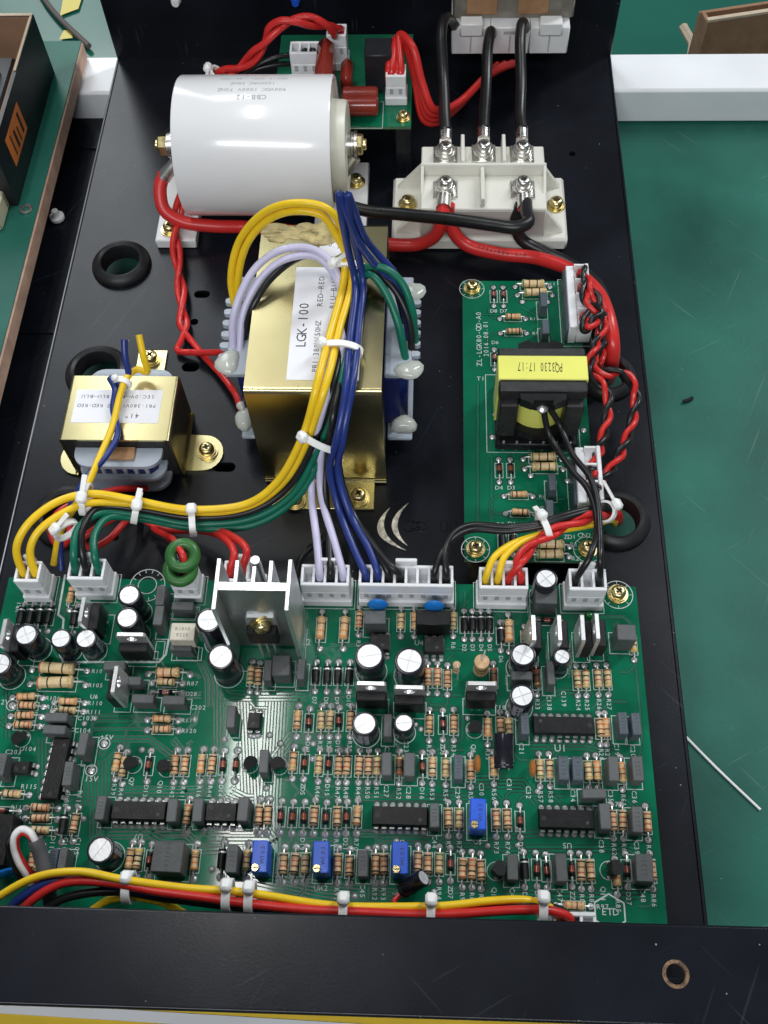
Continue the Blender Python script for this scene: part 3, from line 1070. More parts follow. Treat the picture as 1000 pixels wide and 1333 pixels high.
# ================================================================== circuit boards
class Board:
    def __init__(self, root, zb):
        self.root, self.z = root, zb
        self.lim = (-1e9, 1e9, -1e9, 1e9)
        self.silk, self.pads, self.tr, self.n = MB(), MB(), MB(), 0

    def lay(self):
        self.n += 1
        return 0.0016 * (self.n % 30)

    def P(self, x, y, dz=0.0):
        return at(x, y, self.z + dz)

    def pad(self, x, y, r=1.05, bare=False):
        M = Matrix.Translation((x, y, self.z))
        self.tr.lathe([(r * 1.42, 0.066), (r * 0.9, 0.068)], 14, M, 'pcb_gap')
        if bare:
            self.pads.lathe([(r, 0.074), (r * 0.55, 0.09), (r * 0.5, 0.082), (0, 0.082)], 14, M, 'solder')
        else:
            self.pads.lathe([(r, 0.074), (r * 0.8, 0.24), (r * 0.42, 0.55), (0, 0.75)], 10, M, 'solder')

    def rect(self, x, y, w, h, rot=0, lw=0.25):
        c, s = math.cos(rot), math.sin(rot)
        pts = [(x + c * a - s * b, y + s * a + c * b) for a, b in ((-w / 2, -h / 2), (w / 2, -h / 2), (w / 2, h / 2), (-w / 2, h / 2))]
        self.silk.strip('silk', pts, lw, self.z, self.z + 0.080 + self.lay() * 0.5, True)

    def word(self, s, x, y, size=2.0, rot=0.0, width=0.62):
        self.silk.text('silk', s, size * 1.12, T(x, y, self.z + 0.110, rot), width)

    def axial(self, me, name, px_, py_, rot, span, bw, bl, label=None, dz=1.5, sk=True):
        p = self.P(px_, py_, dz)
        r2 = rot + random.uniform(-0.06, 0.06)
        o = place(me, name, self.root, (p.x, p.y, self.z), r2)
        for s in (-1, 1):
            qx, qy = p.x + s * math.cos(rot) * span / 2, p.y + s * math.sin(rot) * span / 2
            self.pad(qx, qy)
            if random.random() < 0.55:
                ux, uy = s * math.cos(rot), s * math.sin(rot)
                l1, l2 = random.uniform(1.5, 3.5), random.choice((-1, 1)) * random.uniform(1.2, 3.5)
                pts = [(qx, qy), (qx + ux * l1, qy + uy * l1), (qx + ux * (l1 + abs(l2)) - uy * l2, qy + uy * (l1 + abs(l2)) + ux * l2)]
                if random.random() < 0.5:
                    l3 = random.uniform(2, 8) * (1 if l2 > 0 else -1)
                    pts.append((pts[-1][0] - uy * l3, pts[-1][1] + ux * l3))
                lo_x, hi_x, lo_y, hi_y = self.lim
                if all(lo_x < a < hi_x and lo_y < b < hi_y for a, b in pts):
                    self.trace(pts, 1, 1, 0.5, True)
        if sk:
            self.rect(p.x, p.y, bl, bw, rot)
        if label:
            if abs(math.cos(rot)) < 0.5:
                self.word(label, p.x, p.y - span / 2 - 3.4, 1.9, -math.pi / 2)
            else:
                self.word(label, p.x + span / 2 + 3.6, p.y, 1.9, 0)
        return o

    def R(self, x, y, v=None, rot=math.pi / 2, label=None):
        k = v if v is not None else random.choice([0, 0, 1, 1, 2, 3, 5, 5, 7])
        if random.random() < 0.5:
            rot += math.pi
        return self.axial(RES[k], 'resistor', x, y, rot, 10.6, 2.9, 7.2, label)

    def D(self, x, y, kind='glass', rot=math.pi / 2, label=None):
        me = D_GLASS if kind == 'glass' else D_BLACK
        return self.axial(me, 'diode', x, y, rot, 10.0 if kind == 'glass' else 10.6, 3.0, 6.4, label)

    def BIGR(self, x, y, k, rot=0, label=None):
        span = (19.5, 14.5, 14.0, 14.5)[k]
        return self.axial(RES_BIG[k], 'resistor', x, y, rot, span, (5, 4, 3.6, 4)[k], (13.4, 9.4, 9.4, 10.4)[k], label, 2.2)

    def elko(self, x, y, D, H, rot=None, tilt=None):
        """x, y: pixel of the top disc"""
        p = self.P(x, y, H)
        body, top = elko(D, H)
        rz = random.uniform(0, 6.28) if rot is None else rot
        o = place(body, 'electrolytic_capacitor', self.root, (p.x, p.y, self.z), (0, 0, rz) if tilt is None else tilt)
        sub(top, 'vent_top', o)
        self.silk.lathe([(D / 2 + 0.3, 0.105), (D / 2 + 0.55, 0.106)], 32, Matrix.Translation((p.x, p.y, self.z)), 'silk')
        return o

    def film(self, x, y, w=3.0, l=7.2, h=7.0, mt='film_grey', rot=0, text=None, sk=True, label=None, lean=0.0):
        p = self.P(x, y, h * 0.55)
        o = place(film(w, l, h, mt, text), 'film_capacitor', self.root, (p.x, p.y, self.z), (random.uniform(-.03, .03), lean + random.uniform(-.03, .03), rot + random.uniform(-.03, .03)))
        if sk:
            self.rect(p.x, p.y, w + 1.6, l + 2.2, rot)
        if label:
            self.word(label, p.x, p.y - l / 2 - 3.2, 1.9, -math.pi / 2)
        return o

    def to220(self, x, y, rot=0, lean=0.0, sk=True):
        """x, y: pixel of the top edge of the tab"""
        p = self.P(x, y, 17.9)
        body, tab = to220()
        p = p + Vector((0, 0, 0))
        o = place(body, 'power_transistor', self.root, (p.x, p.y, self.z), Euler((lean, 0, rot)))
        sub(tab, 'metal_tab', o)
        if sk:
            c, s = math.cos(rot), math.sin(rot)
            self.rect(p.x + s * 1.4, p.y - c * 1.4, 11, 5.6, rot)
        return o

    def to92(self, x, y, rot=0, lean=0.0):
        p = self.P(x, y, 4.5)
        o = place(to92(), 'small_transistor', self.root, (p.x, p.y, self.z), Euler((lean, 0, rot)))
        self.silk.lathe([(2.75, 0.105), (2.95, 0.106)], 24, Matrix.Translation((p.x, p.y, self.z)), 'silk')
        for k in (-1, 0, 1):
            self.pad(p.x + k * 2.0 * math.cos(rot), p.y + k * 2.0 * math.sin(rot) - abs(k) * 0.0, 0.75)
        return o

    def dip(self, x, y, n, rot=0, w=6.4, label=None):
        p = self.P(x, y, 3.4)
        body, pin, L = dip_body(n, w)
        o = place(body, 'chip', self.root, (p.x, p.y, self.z), rot)
        c, s = math.cos(rot), math.sin(rot)
        for k in range(n):
            xx = (k - (n - 1) / 2) * 2.54
            for sd in (-1, 1):
                M = T(xx, sd * w / 2 - sd * 0.15, 0, 0 if sd > 0 else math.pi)
                sub(pin, 'pin', o, M)
                yy = sd * (w / 2 + 0.95)
                self.pad(p.x + c * xx - s * yy, p.y + s * xx + c * yy, 0.85)
        if label:
            self.word(label, p.x, p.y - w / 2 - 4.4, 2.2, math.pi)
        return o

    def conn(self, x, y, n, h=16.0, latch=True, d=8.6):
        """x, y: pixel of the front bottom centre"""
        p = self.P(x, y)
        body, win, xs, base, W = conn(n, h, d, latch)
        o = place(body, 'connector', self.root, (p.x, p.y, self.z))
        for xx in xs:
            sub(win, 'contact_window', o, T(xx, 0, 0))
        self.rect(p.x, p.y + d / 2, W + 2.4, d + 2.6, 0, 0.22)
        self.plugs = [Vector((p.x + xx, p.y + d / 2 + 0.3, self.z + base + 0.2)) for xx in xs]
        return self.plugs

    def trace(self, pts, n=1, gap=4.0, w=0.62, world=False):
        """bundle of parallel copper runs drawn through pixel positions"""
        W = [self.P(*p) for p in pts] if not world else pts
        W = [Vector((p[0], p[1])) for p in W]
        for k in range(n):
            off = (k - (n - 1) / 2) * gap
            Q = []
            for i, p in enumerate(W):
                d0 = (W[i] - W[i - 1]).normalized() if i else (W[1] - W[0]).normalized()
                d1 = (W[i + 1] - W[i]).normalized() if i < len(W) - 1 else d0
                nrm = Vector((-(d0.y + d1.y), d0.x + d1.x))
                if nrm.length < 1e-4:
                    nrm = Vector((-d0.y, d0.x))
                nrm.normalize()
                cs = max(0.4, nrm.dot(Vector((-d0.y, d0.x))))
                Q.append(p + nrm * (off / cs))
            h = self.lay()
            self.tr.strip('pcb_gap', Q, w + 0.7, self.z, self.z + 0.010 + h)
            self.tr.strip('pcb_trace', Q, w, self.z, self.z + 0.0108 + h)

    def screw(self, x, y, r=2.6):
        p = self.P(x, y, 1.5)
        o = place(screw_mesh(r), 'screw', self.root, (p.x, p.y, self.z + 0.05), random.uniform(0, 1.5))
        self.silk.lathe([(r * 2.0, 0.105), (r * 2.1, 0.106)], 32, Matrix.Translation((p.x, p.y, self.z)), 'silk')
        for k in range(8):
            a = k * math.pi / 4
            self.silk.strip('silk', [(p.x + r * 1.6 * math.cos(a), p.y + r * 1.6 * math.sin(a)), (p.x + r * 2.05 * math.cos(a), p.y + r * 2.05 * math.sin(a))], 0.2, self.z, self.z + 0.107)
        mb = MB()
        mb.cyl('brass', (0, 0, -self.z + 0.05), (0, 0, -1.65), 2.6, None, 6)
        place(mb.mesh('standoff'), 'standoff', self.root, (p.x, p.y, self.z))
        return o

    def finish(self):
        o = self.tr.build('copper_traces', self.root)
        o['kind'] = 'stuff'
        o = self.pads.build('solder_joints', self.root)
        o['kind'] = 'stuff'
        o = self.silk.build('silkscreen_print', self.root)
        o['kind'] = 'stuff'


V, Hh = math.pi / 2, 0.0
ZB = 10.0
BL, BR_, BF, BK = -152.5, 75.0, 33.0, 157.0
control = thing('control_board', 'large green control circuit board crowded with parts across the chassis front', 'circuit board', (-36, 95, 0))
mb = MB()
mb.box('pcb', BL, BR_, BF, BK, ZB - 1.6, ZB, 0.08)
mb.box('pcb_edge', BL - 0.03, BR_ + 0.03, BF - 0.03, BK + 0.03, ZB - 1.4, ZB - 0.25)
mb.build('circuit_board', control)
B = Board(control, ZB)
B.lim = (BL + 2, BR_ - 2, BF + 2, BK - 2)

# ---- connectors along the rear edge (plug positions are used by the wires later)
PL = {}
for key, x, y, n in (('c1', 52, 783, 2), ('c2', 126, 780, 3), ('c3', 247, 783, 2), ('c4', 322, 783, 3), ('c5', 427, 788, 4), ('c6', 529, 789, 8), ('c7', 652, 792, 4), ('c8', 758, 794, 3)):
    PL[key] = B.conn(x, y, n)

# ---- resistors standing along Y
VR = [
    # lower row
    (169, 1118, 0), (179.5, 1118, 4), (253.5, 1120, 1), (321.5, 1120, 7), (368.8, 1124.5, 5), (383.7, 1124.5, 5), (397.6, 1124, 7),
    (439.6, 1125, 5), (455, 1127, 5), (489, 1125, 5), (500, 1125, 5), (544, 1122, 5), (557, 1124, 5), (572, 1124, 7), (602, 1131, 3),
    (614.5, 1131, 3), (626.4, 1133, 5), (756.6, 1133, 5), (769, 1133, 5), (803, 1140, 0), (849, 1133, 5), (42, 1120, 5), (50, 1122, 4),
    # chip row
    (97, 1072, 5), (244, 1060, 3), (337, 1061, 5), (348.5, 1061, 5), (409, 1062, 5), (439, 1063, 5), (465, 1062, 0), (583.7, 1065, 5), (598, 1065, 7),
    (646, 1066, 5), (660.5, 1066, 5), (798, 1068, 5), (811, 1068, 5), (843, 1070, 3),
    # middle row
    (152, 992, 0), (161, 998, 2), (227.5, 995.5, 3), (240.7, 995.5, 5), (262, 994.5, 1), (276, 994.5, 5), (381.5, 991, 0), (415, 995, 7), (441, 996, 5),
    (451.7, 996, 5), (467.5, 996, 5), (479.6, 996, 5), (491, 996, 7), (520, 997, 6), (563, 998, 2), (580.4, 999, 7), (613, 1002, 0), (643, 998, 1),
    (703, 1001, 7), (716, 1001, 2), (766, 1003, 7), (777.8, 1003, 1), (810, 1005, 1),
    # upper middle row
    (326.5, 878.6, 7), (336.4, 880, 5), (387, 937, 0), (418, 937, 7), (429.7, 937, 7), (456.5, 937, 5), (559, 942, 5), (591, 942, 5), (635, 947, 1),
    (651.7, 945, 5), (662.7, 947, 7), (781.5, 947, 5), (789.5, 947, 1), (557, 881, 3), (569.4, 881, 3), (582.6, 883, 5), (643, 881, 6), (699, 883, 6),
    (751.8, 884, 2), (763, 884, 2), (778.7, 883, 2), (791.4, 883, 2),
    # rear row
    (92.4, 774, 0), (467.8, 806, 3), (522, 808, 7), (539.7, 808, 1), (590.3, 808, 7), (684, 832, 3), (825, 838, 4),
]
LBL = {(439.6, 1125): 'R91', (489, 1125): 'R92', (500, 1125): 'R93', (572, 1124): 'R94', (602, 1131): 'R95', (614.5, 1131): 'R81', (626.4, 1133): 'R82',
       (756.6, 1133): 'R83', (769, 1133): 'R84', (803, 1140): 'R85', (849, 1133): 'R86', (439, 1063): 'R69', (465, 1062): 'R70', (583.7, 1065): 'R71',
       (598, 1065): 'R72', (646, 1066): 'R73', (660.5, 1066): 'R74', (798, 1068): 'R62', (811, 1068): 'R63', (843, 1070): 'R64', (152, 992): 'R39',
       (161, 998): 'R40', (227.5, 995.5): 'R42', (240.7, 995.5): 'R41', (262, 994.5): 'R16', (276, 994.5): 'R44', (415, 995): 'R46', (441, 996): 'R47',
       (451.7, 996): 'R48', (467.5, 996): 'R49', (479.6, 996): 'R50', (491, 996): 'R51', (520, 997): 'R52', (563, 998): 'R53', (580.4, 999): 'R54',
       (613, 1002): 'R55', (643, 998): 'R56', (703, 1001): 'R57', (716, 1001): 'R58', (810, 1005): 'R61', (418, 937): 'R30', (429.7, 937): 'R31',
       (456.5, 937): 'R32', (559, 942): 'R33', (591, 942): 'R34', (635, 947): 'R35', (781.5, 947): 'R28', (789.5, 947): 'R29', (699, 883): 'R23',
       (751.8, 884): 'R24', (763, 884): 'R25', (778.7, 883): 'R26', (791.4, 883): 'R27', (467.8, 806): 'R3', (590.3, 808): 'R6'}
for x, y, k in VR:
    B.R(x, y, k, V, LBL.get((x, y)))
HR = [(34, 906.5, 1, 'R106'), (35, 918, 5, 'R107'), (32, 931, 3, 'R108'), (29.7, 943.5, 3, 'R109'), (89, 913, 1, 'R110'), (87, 924.5, 7, 'R111'), (15.4, 1033, 2, None),
      (52.8, 1051, 3, None), (51.7, 1064.8, 5, None), (51.7, 1080.6, 2, None), (216.5, 887.4, 2, 'R87'), (211, 935.5, 1, 'R119'), (211, 949, 3, 'R120'), (747.4, 1178.5, 1, 'R97')]
for x, y, k, lb in HR:
    B.R(x, y, k, Hh, lb)
for s, x, y in (('R113', 24, 1051), ('R114', 24, 1065), ('R115', 24, 1077)):
    p = B.P(x, y)
    B.word(s, p.x, p.y, 1.8)
B.BIGR(75, 870, 0, 0, 'R10')
B.BIGR(72.6, 888.5, 0, 0, 'R105')
B.BIGR(218.7, 875, 1, 0, None)
B.BIGR(417.6, 817, 2, V)
B.BIGR(448, 817, 2, V)
B.BIGR(662.7, 821, 2, V)
# ---- diodes
for x, y, lb in ((194.3, 1119, None), (586.6, 1124, 'ZD7'), (699, 1131, 'D25'), (712, 1133, 'D26'), (744.5, 1131, 'ZZ6'), (816.7, 1132, 'D27'), (365, 1062, None), (380.4, 1063, None),
                 (395.4, 1063, 'D19'), (424, 1064, 'D20'), (451, 1063, 'D21'), (677.4, 1068, 'D22'), (290, 995, 'D14'), (306.7, 995, 'ZD4'), (396, 993, 'ZD5'), (427.5, 994, 'D15'),
                 (550, 998, 'D16'), (193, 995.6, 'D13'), (441, 938, 'D12'), (576.7, 942, 'ZD3'), (402, 939.5, 'D11')):
    B.D(x, y, 'glass', V + (math.pi if random.random() < .3 else 0), lb)
B.D(216, 901, 'glass', 0, 'D28')
B.D(3, 1055, 'glass', 0)
B.D(712.6, 807, 'glass', 0)
for x, y, lb in ((683, 1131, 'D24'), (289, 1118, None), (82.5, 1073, None), (411, 878.6, 'D7'), (426, 879, 'D8'), (440, 879, 'D9'), (455, 879, 'D10'), (604.6, 811.5, 'D2'),
                 (615.4, 811.5, 'D3'), (626.4, 811.5, 'D4'), (637.4, 811.5, 'D5'), (652, 826, 'D6'), (27.5, 801.6, None), (39.6, 801.6, None), (51.7, 801.6, None), (63.8, 801.6, None), (97, 804, None)):
    B.D(x, y, 'black', V, lb)
# ---- film capacitors
for a in ((666.7, 1131, 3.4, 7.6, 7, 'film_grey'), (728.7, 1132, 3.6, 8.4, 7, 'film_grey'), (836.8, 1132, 5.2, 8.2, 8, 'film_grey'), (304.5, 1121, 3.6, 8.4, 8, 'film_grey'),
          (473.3, 1125.5, 3.2, 8.0, 7, 'film_grey'), (84.7, 1122, 2.6, 7, 8, 'film_grey'), (74, 1121, 2.6, 7, 8, 'film_blue'), (135, 1054, 3.0, 7.6, 7, 'film_grey'), (226.5, 1057, 3.2, 7.4, 7, 'film_grey'),
          (259.5, 1057, 3.2, 7.4, 7.4, 'film_grey'), (318.8, 1056, 3.4, 7.6, 7.4, 'film_grey'), (566, 1064, 3.0, 7.6, 7, 'film_grey'), (786, 1066, 3.4, 8, 7.6, 'film_grey'),
          (827.5, 1069, 3.4, 8, 7.6, 'film_grey'), (345, 994.5, 3.0, 7.6, 8, 'film_grey'), (504.5, 998, 3.2, 7.6, 7, 'film_grey'), (533.5, 999, 3.6, 7.8, 7, 'film_grey'), (597, 1001, 3.0, 8, 7, 'film_blue'),
          (732.7, 1003, 3.4, 7.8, 7.2, 'film_blue'), (750.7, 1003, 3.4, 7.8, 7.2, 'film_blue'), (796, 1004, 3.4, 8, 7.4, 'film_grey'), (827.5, 1003, 3.6, 8, 7.4, 'film_grey'), (112, 973, 3.0, 7.6, 9, 'film_grey'),
          (93, 1010, 3.0, 7.8, 9, 'film_grey'), (6.6, 1000, 3.0, 7.4, 9, 'film_grey'), (349.6, 876, 2.6, 7.4, 8, 'film_grey'), (392.5, 876, 2.6, 7.4, 8, 'film_grey'), (715.5, 881, 2.6, 8.2, 8, 'film_grey'),
          (505, 948, 2.8, 7.8, 7, 'film_grey'), (681.4, 946, 2.8, 7.4, 8, 'film_blue'), (809, 945, 3.0, 7.4, 8, 'film_blue'), (825.6, 946, 3.0, 7.4, 8, 'film_blue'), (302.3, 937, 2.8, 7.6, 8, 'film_grey'),
          (213, 781, 3.2, 7.4, 10, 'film_grey'), (209, 808, 3.2, 7.4, 10, 'film_grey')):
    B.film(*a, text={'film_blue': '102J63'}.get(a[5], '223J' if random.random() < 0.6 else None))
B.film(222, 1119, 9.5, 9.2, 9.5, 'film_grey', 0, '103J100')
B.film(368, 871, 6.0, 7.2, 9.0, 'film_grey', 0)
for a in ((77, 937), (75, 953), (152, 871), (172.7, 889.6), (189, 913), (228.6, 915), (772.7, 1035), (239.6, 793), (238.5, 845.6)):
    B.film(a[0], a[1], 7.6, 3.0, 7.2, 'film_grey', 0, None)
B.film(709, 781, 7.6, 6.2, 10.5, 'film_grey', 0)
B.film(489, 810, 7.4, 5.0, 9.5, 'film_grey', 0)
B.film(678, 884, 7.0, 3.2, 8.0, 'film_grey', 0)
B.film(812, 829, 6.4, 5.6, 11, 'film_grey', 0)
# ---- chips
B.dip(181, 1055, 7, 0, 6.4, 'U7')
B.dip(288, 1057, 4, 0, 6.4, 'U4')
B.dip(521, 1062, 7, 0, 6.4, 'U2')
B.dip(738, 1066, 7, 0, 6.4, 'U5')
B.dip(734, 944, 8, math.pi, 6.4)
p = B.P(730, 974)
B.word('U1', p.x, p.y, 3.0)
B.dip(73, 1000, 8, V - 0.04)
B.dip(565, 839, 3, 0)
B.dip(494.5, 836, 3, 0)
B.dip(331, 938, 2, 0, 6.0)
B.dip(28, 999, 2, V, 6.0)
# ---- small transistors
for x, y, r, l in ((647, 1131, V, 0.15), (796, 1130, -V, -0.2), (323, 991, 0.9, 0.25), (362, 993, 0.2, 0.12), (214, 996, 0.3, 0.15), (169.5, 991, 0.5, 0.2), (23, 957, 0.6, 0.3), (618.7, 945, 0.0, 0.15)):
    B.to92(x, y, r, l)
# ---- power transistors
B.to220(482.5, 892, 0)
B.to220(533, 897, 0)
B.to220(627.5, 892, 0)
B.to220(169, 828, 0)
B.to220(690.5, 817, V, 0.10)
B.to220(727, 817, V, 0.06)
B.to220(760, 817, V, 0.02)
B.to220(779, 815, V, 0.02)
B.to220(113, 793, V, -0.06)
B.to220(9, 822, V, -0.04)
B.to220(150, 884, -V, 0.05)
# ---- electrolytics: pixel of the silver top
for a in ((481, 853.5, 10, 15), (533, 860, 10, 14), (474.8, 941.7, 8.4, 12), (526, 941, 6.6, 11), (681, 852, 8.6, 13), (680, 905.5, 8.2, 12.5), (711, 753, 8, 15),
          (732, 854.5, 5.8, 12.5), (34, 826, 8.2, 14), (79, 831, 7.4, 12), (111.8, 831, 7.6, 12), (168, 774, 8.0, 16), (165.5, 804, 8.0, 16), (-1, 864, 8.4, 13), (271.5, 807, 9.0, 20),
          (287.6, 854.5, 9.2, 17), (130.5, 1106, 8.6, 12)):
    B.elko(*a)
# one lies over, one leans out
b, tp = elko(6.4, 11.5)
p = B.P(656, 1000, 3.4)
o = place(b, 'electrolytic_capacitor', control, (p.x, p.y - 0.5, ZB + 3.4), Euler((-rad(80), 0, 0.0)))
sub(tp, 'vent_top', o)
b, tp = elko(5.2, 9.5)
p = B.P(524, 1160, 4.0)
q = B.P(549, 1144, 9.5)
o = place(b, 'electrolytic_capacitor', control, p, (q - p).to_track_quat('Z', 'Y').to_euler())
sub(tp, 'vent_top', o)
mb = MB()
mb.tube('lead', smooth_path([p, p + Vector((-2.5, -1, -1)), B.P(512, 1163)], 1), 0.3, 6)
mb.tube('w_red', smooth_path([p + Vector((-0.6, -0.8, 0)), p + Vector((-2.5, -3.4, 0.2)), p + Vector((2.0, -6.5, 0.5))], 1), 0.8, 8)
mb.build('capacitor_lead', control)
# ---- discs
for x, y, mt, r in ((492.4, 793, 'disc_blue', 0), (565, 795, 'disc_blue', 0), (622, 992, 'disc_orange', V), (694, 998, 'disc_orange', V), (8, 1136, 'disc_blue', 0.3)):
    p = B.P(x, y, 6)
    o = place(disc_cap(mt), 'disc_capacitor', control, (p.x, p.y, ZB + (5 if mt == 'disc_blue' and y < 900 else 0)), r)
    if mt == 'disc_orange':
        o.scale = (0.8, 0.8, 0.8)
mb = MB()
mb.box('epoxy', -6, 6, -2.8, 2.8, 0.3, 9.5, 0.3)
p = B.P(564, 809, 6)
mb.build('relay', control, (p.x, p.y, ZB))
# ---- trimmers
for x, y in ((340, 1117), (418.7, 1118), (521, 1119), (622, 1062)):
    p = B.P(x, y, 7)
    b, s = trimmer()
    o = place(b, 'trimmer', control, (p.x, p.y, ZB), random.uniform(-.03, .03))
    sub(s, 'adjusting_screw', o)
    B.rect(p.x, p.y - 0.4, 6.4, 11.6)
# ---- upright resistors seen on end
mb = MB()
mb.lathe([(0, 3.0), (1.4, 3.0), (2.5, 3.6), (2.6, 4.8), (2.35, 5.2), (2.35, 6.0, 'band_black'), (2.35, 6.8, 'res_tan'), (2.35, 8.2, 'band_black'), (2.35, 9.0, 'res_tan'), (2.35, 10.4), (2.6, 10.8, 'band_brown'), (2.6, 11.3, 'res_tan'), (2.5, 12.2), (1.4, 13), (0, 13.05)], 18, None, 'res_tan')
mb.tube('lead', [(0, 0, 13), (0, 0, 14.4), (0.6, 1.4, 14.8), (1.0, 3.2, 13.5), (1.0, 3.5, 0)], 0.35, 7)
p = B.P(627.5, 861, 12)
mb.build('upright_resistor', control, (p.x, p.y, ZB))
mb = MB()
mb.lathe([(0, 2.0), (0.8, 2.0), (1.3, 2.5), (1.2, 3.4), (1.15, 4.4, 'band_black'), (1.15, 5.0, 'res_tan'), (1.25, 7.2), (1.3, 8), (0.7, 8.5), (0, 8.5)], 14, None, 'res_tan')
mb.tube('lead', [(0, 0, 8.4), (0, 0, 9.4), (0.4, -1.6, 9.4), (0.5, -2.4, 7.5), (0.5, -2.6, 0)], 0.3, 7)
p = B.P(594.7, 865, 8)
mb.build('upright_resistor', control, (p.x, p.y, ZB))
# ---- led, cream optocoupler, dark socket at the left edge, bottom socket
mb = MB()
mb.lathe([(0, 0.3), (1.9, 0.3), (1.9, 1.2), (1.5, 1.3), (1.5, 3.6), (1.0, 4.7), (0, 5.1)], 16, None, 'led_green')
p = B.P(767, 801, 4)
mb.build('indicator_led', control, (p.x, p.y, ZB))
mb = MB()
mb.box('opto_cream', -4.2, 4.2, -3.2, 3.2, 5.5, 12, 0.25)
for k in (-1, 0, 1):
    for s in (-1, 1):
        mb.box('tin', k * 2.54 - 0.5, k * 2.54 + 0.5, s * 3.2 - 0.15, s * 3.2 + 0.15, 0, 6.5)
for k in range(2):
    mb.text('print_grey', ('K1010', 'E225')[k], 1.7, T(0, 1.0 - 2.2 * k, 12.02))
p = B.P(238.5, 823.5, 11)
mb.build('optocoupler', control, (p.x, p.y, ZB))
mb = MB()
mb.box('epoxy', -5, 5, -8, 8, 0.2, 9, 0.4)
p = B.P(-2, 1096, 5)
mb.build('relay', control, (p.x, p.y, ZB))
PL['c9'] = B.conn(745, 1232, 3, 9.0, False)
# ---- heatsink with its transistor
hs0, hs1 = at(313, 851, ZB), at(394, 851, ZB)
hx0, hx1, hy, HZ = hs0.x, hs1.x, hs0.y + 2.6, 58.0
W = hx1 - hx0
poly = []
mb = MB()
mb.box('alu_dark_reflection', hx0 + 0.02, hx1 - 0.02, hy, hy + 2.6, ZB + 1.0, HZ, 0.15)
hs = mb.build('heatsink', control)
for k, (f, y0, y1) in enumerate(((0.0, -6.5, 11.0), (0.235, 2.62, 10.5), (0.49, 2.62, 8.5), (0.73, 2.62, 10.5), (0.97, -6.5, 11.0))):
    x = hx0 + f * W
    mb = MB()
    if k in (0, 4):
        mb.box('alu', x - 1.4 * (k == 0), x + 1.4 * (k == 4), hy + y0, hy + y1, ZB + 1.0, HZ - 0.01, 0.15)
    else:
        mb.box('alu', x - 0.7, x + 0.7, hy + y0, hy + y1, ZB + 1.0, HZ - 0.01, 0.15)
        if k in (2,):
            mb.cyl('alu', (x, hy + 10.6, ZB + 1), (x, hy + 10.6, HZ - 0.01), 1.5, None, 14)
    sub_o = mb.build('fin', hs)
mb = MB()
mb.box('alu', hx0 + 0.1, hx1 - 0.1, hy - 0.05, hy + 2.7, HZ + 0.01, HZ + 0.25)
mb.build('sawn_top', hs)
zt = zat(341, 800, hy).z
xt = zat(343, 812, hy).x
body, tab = to220()
o = place(body, 'power_transistor', control, (xt, hy - 1.35, zt - 17.4), 0)
sub(tab, 'metal_tab', o)
mbs = screw_mesh(2.6)
s = place(mbs, 'screw', control, (xt, hy - 1.4, zt - 2.4), Euler((math.pi / 2, 0, 0.3)))
mb = MB()
for k in (-1, 0, 1):
    mb.tube('lead', [(xt + k * 2.5, hy - 3.2, zt - 14.4), (xt + k * 2.5, hy - 3.2, ZB)], 0.45, 6)
mb.build('transistor_leads', control)
B.word('T2', B.P(398, 836).x, B.P(398, 836).y, 3.0)
B.rect((hx0 + hx1) / 2, hy - 1, W + 2, 16, 0, 0.25)
# ---- green ferrite rings stacked on the inductor plug
for k, (x, y, z) in enumerate(((238, 723, 33.0), (235, 742, 29.0))):
    p = at(x, y, z)
    mb = MB()
    R, r = 4.2, 1.95
    pr = [(R + r * math.cos(a), r * 1.0 * math.sin(a)) for a in [2 * math.pi * i / 14 for i in range(15)]]
    mb.lathe(pr, 30, None, 'toroid_green')
    mb.build('ferrite_ring', control, p, Euler((0.25 - 0.1 * k, 0.1, 0)))
# ---- mounting screws
B.screw(805, 772)
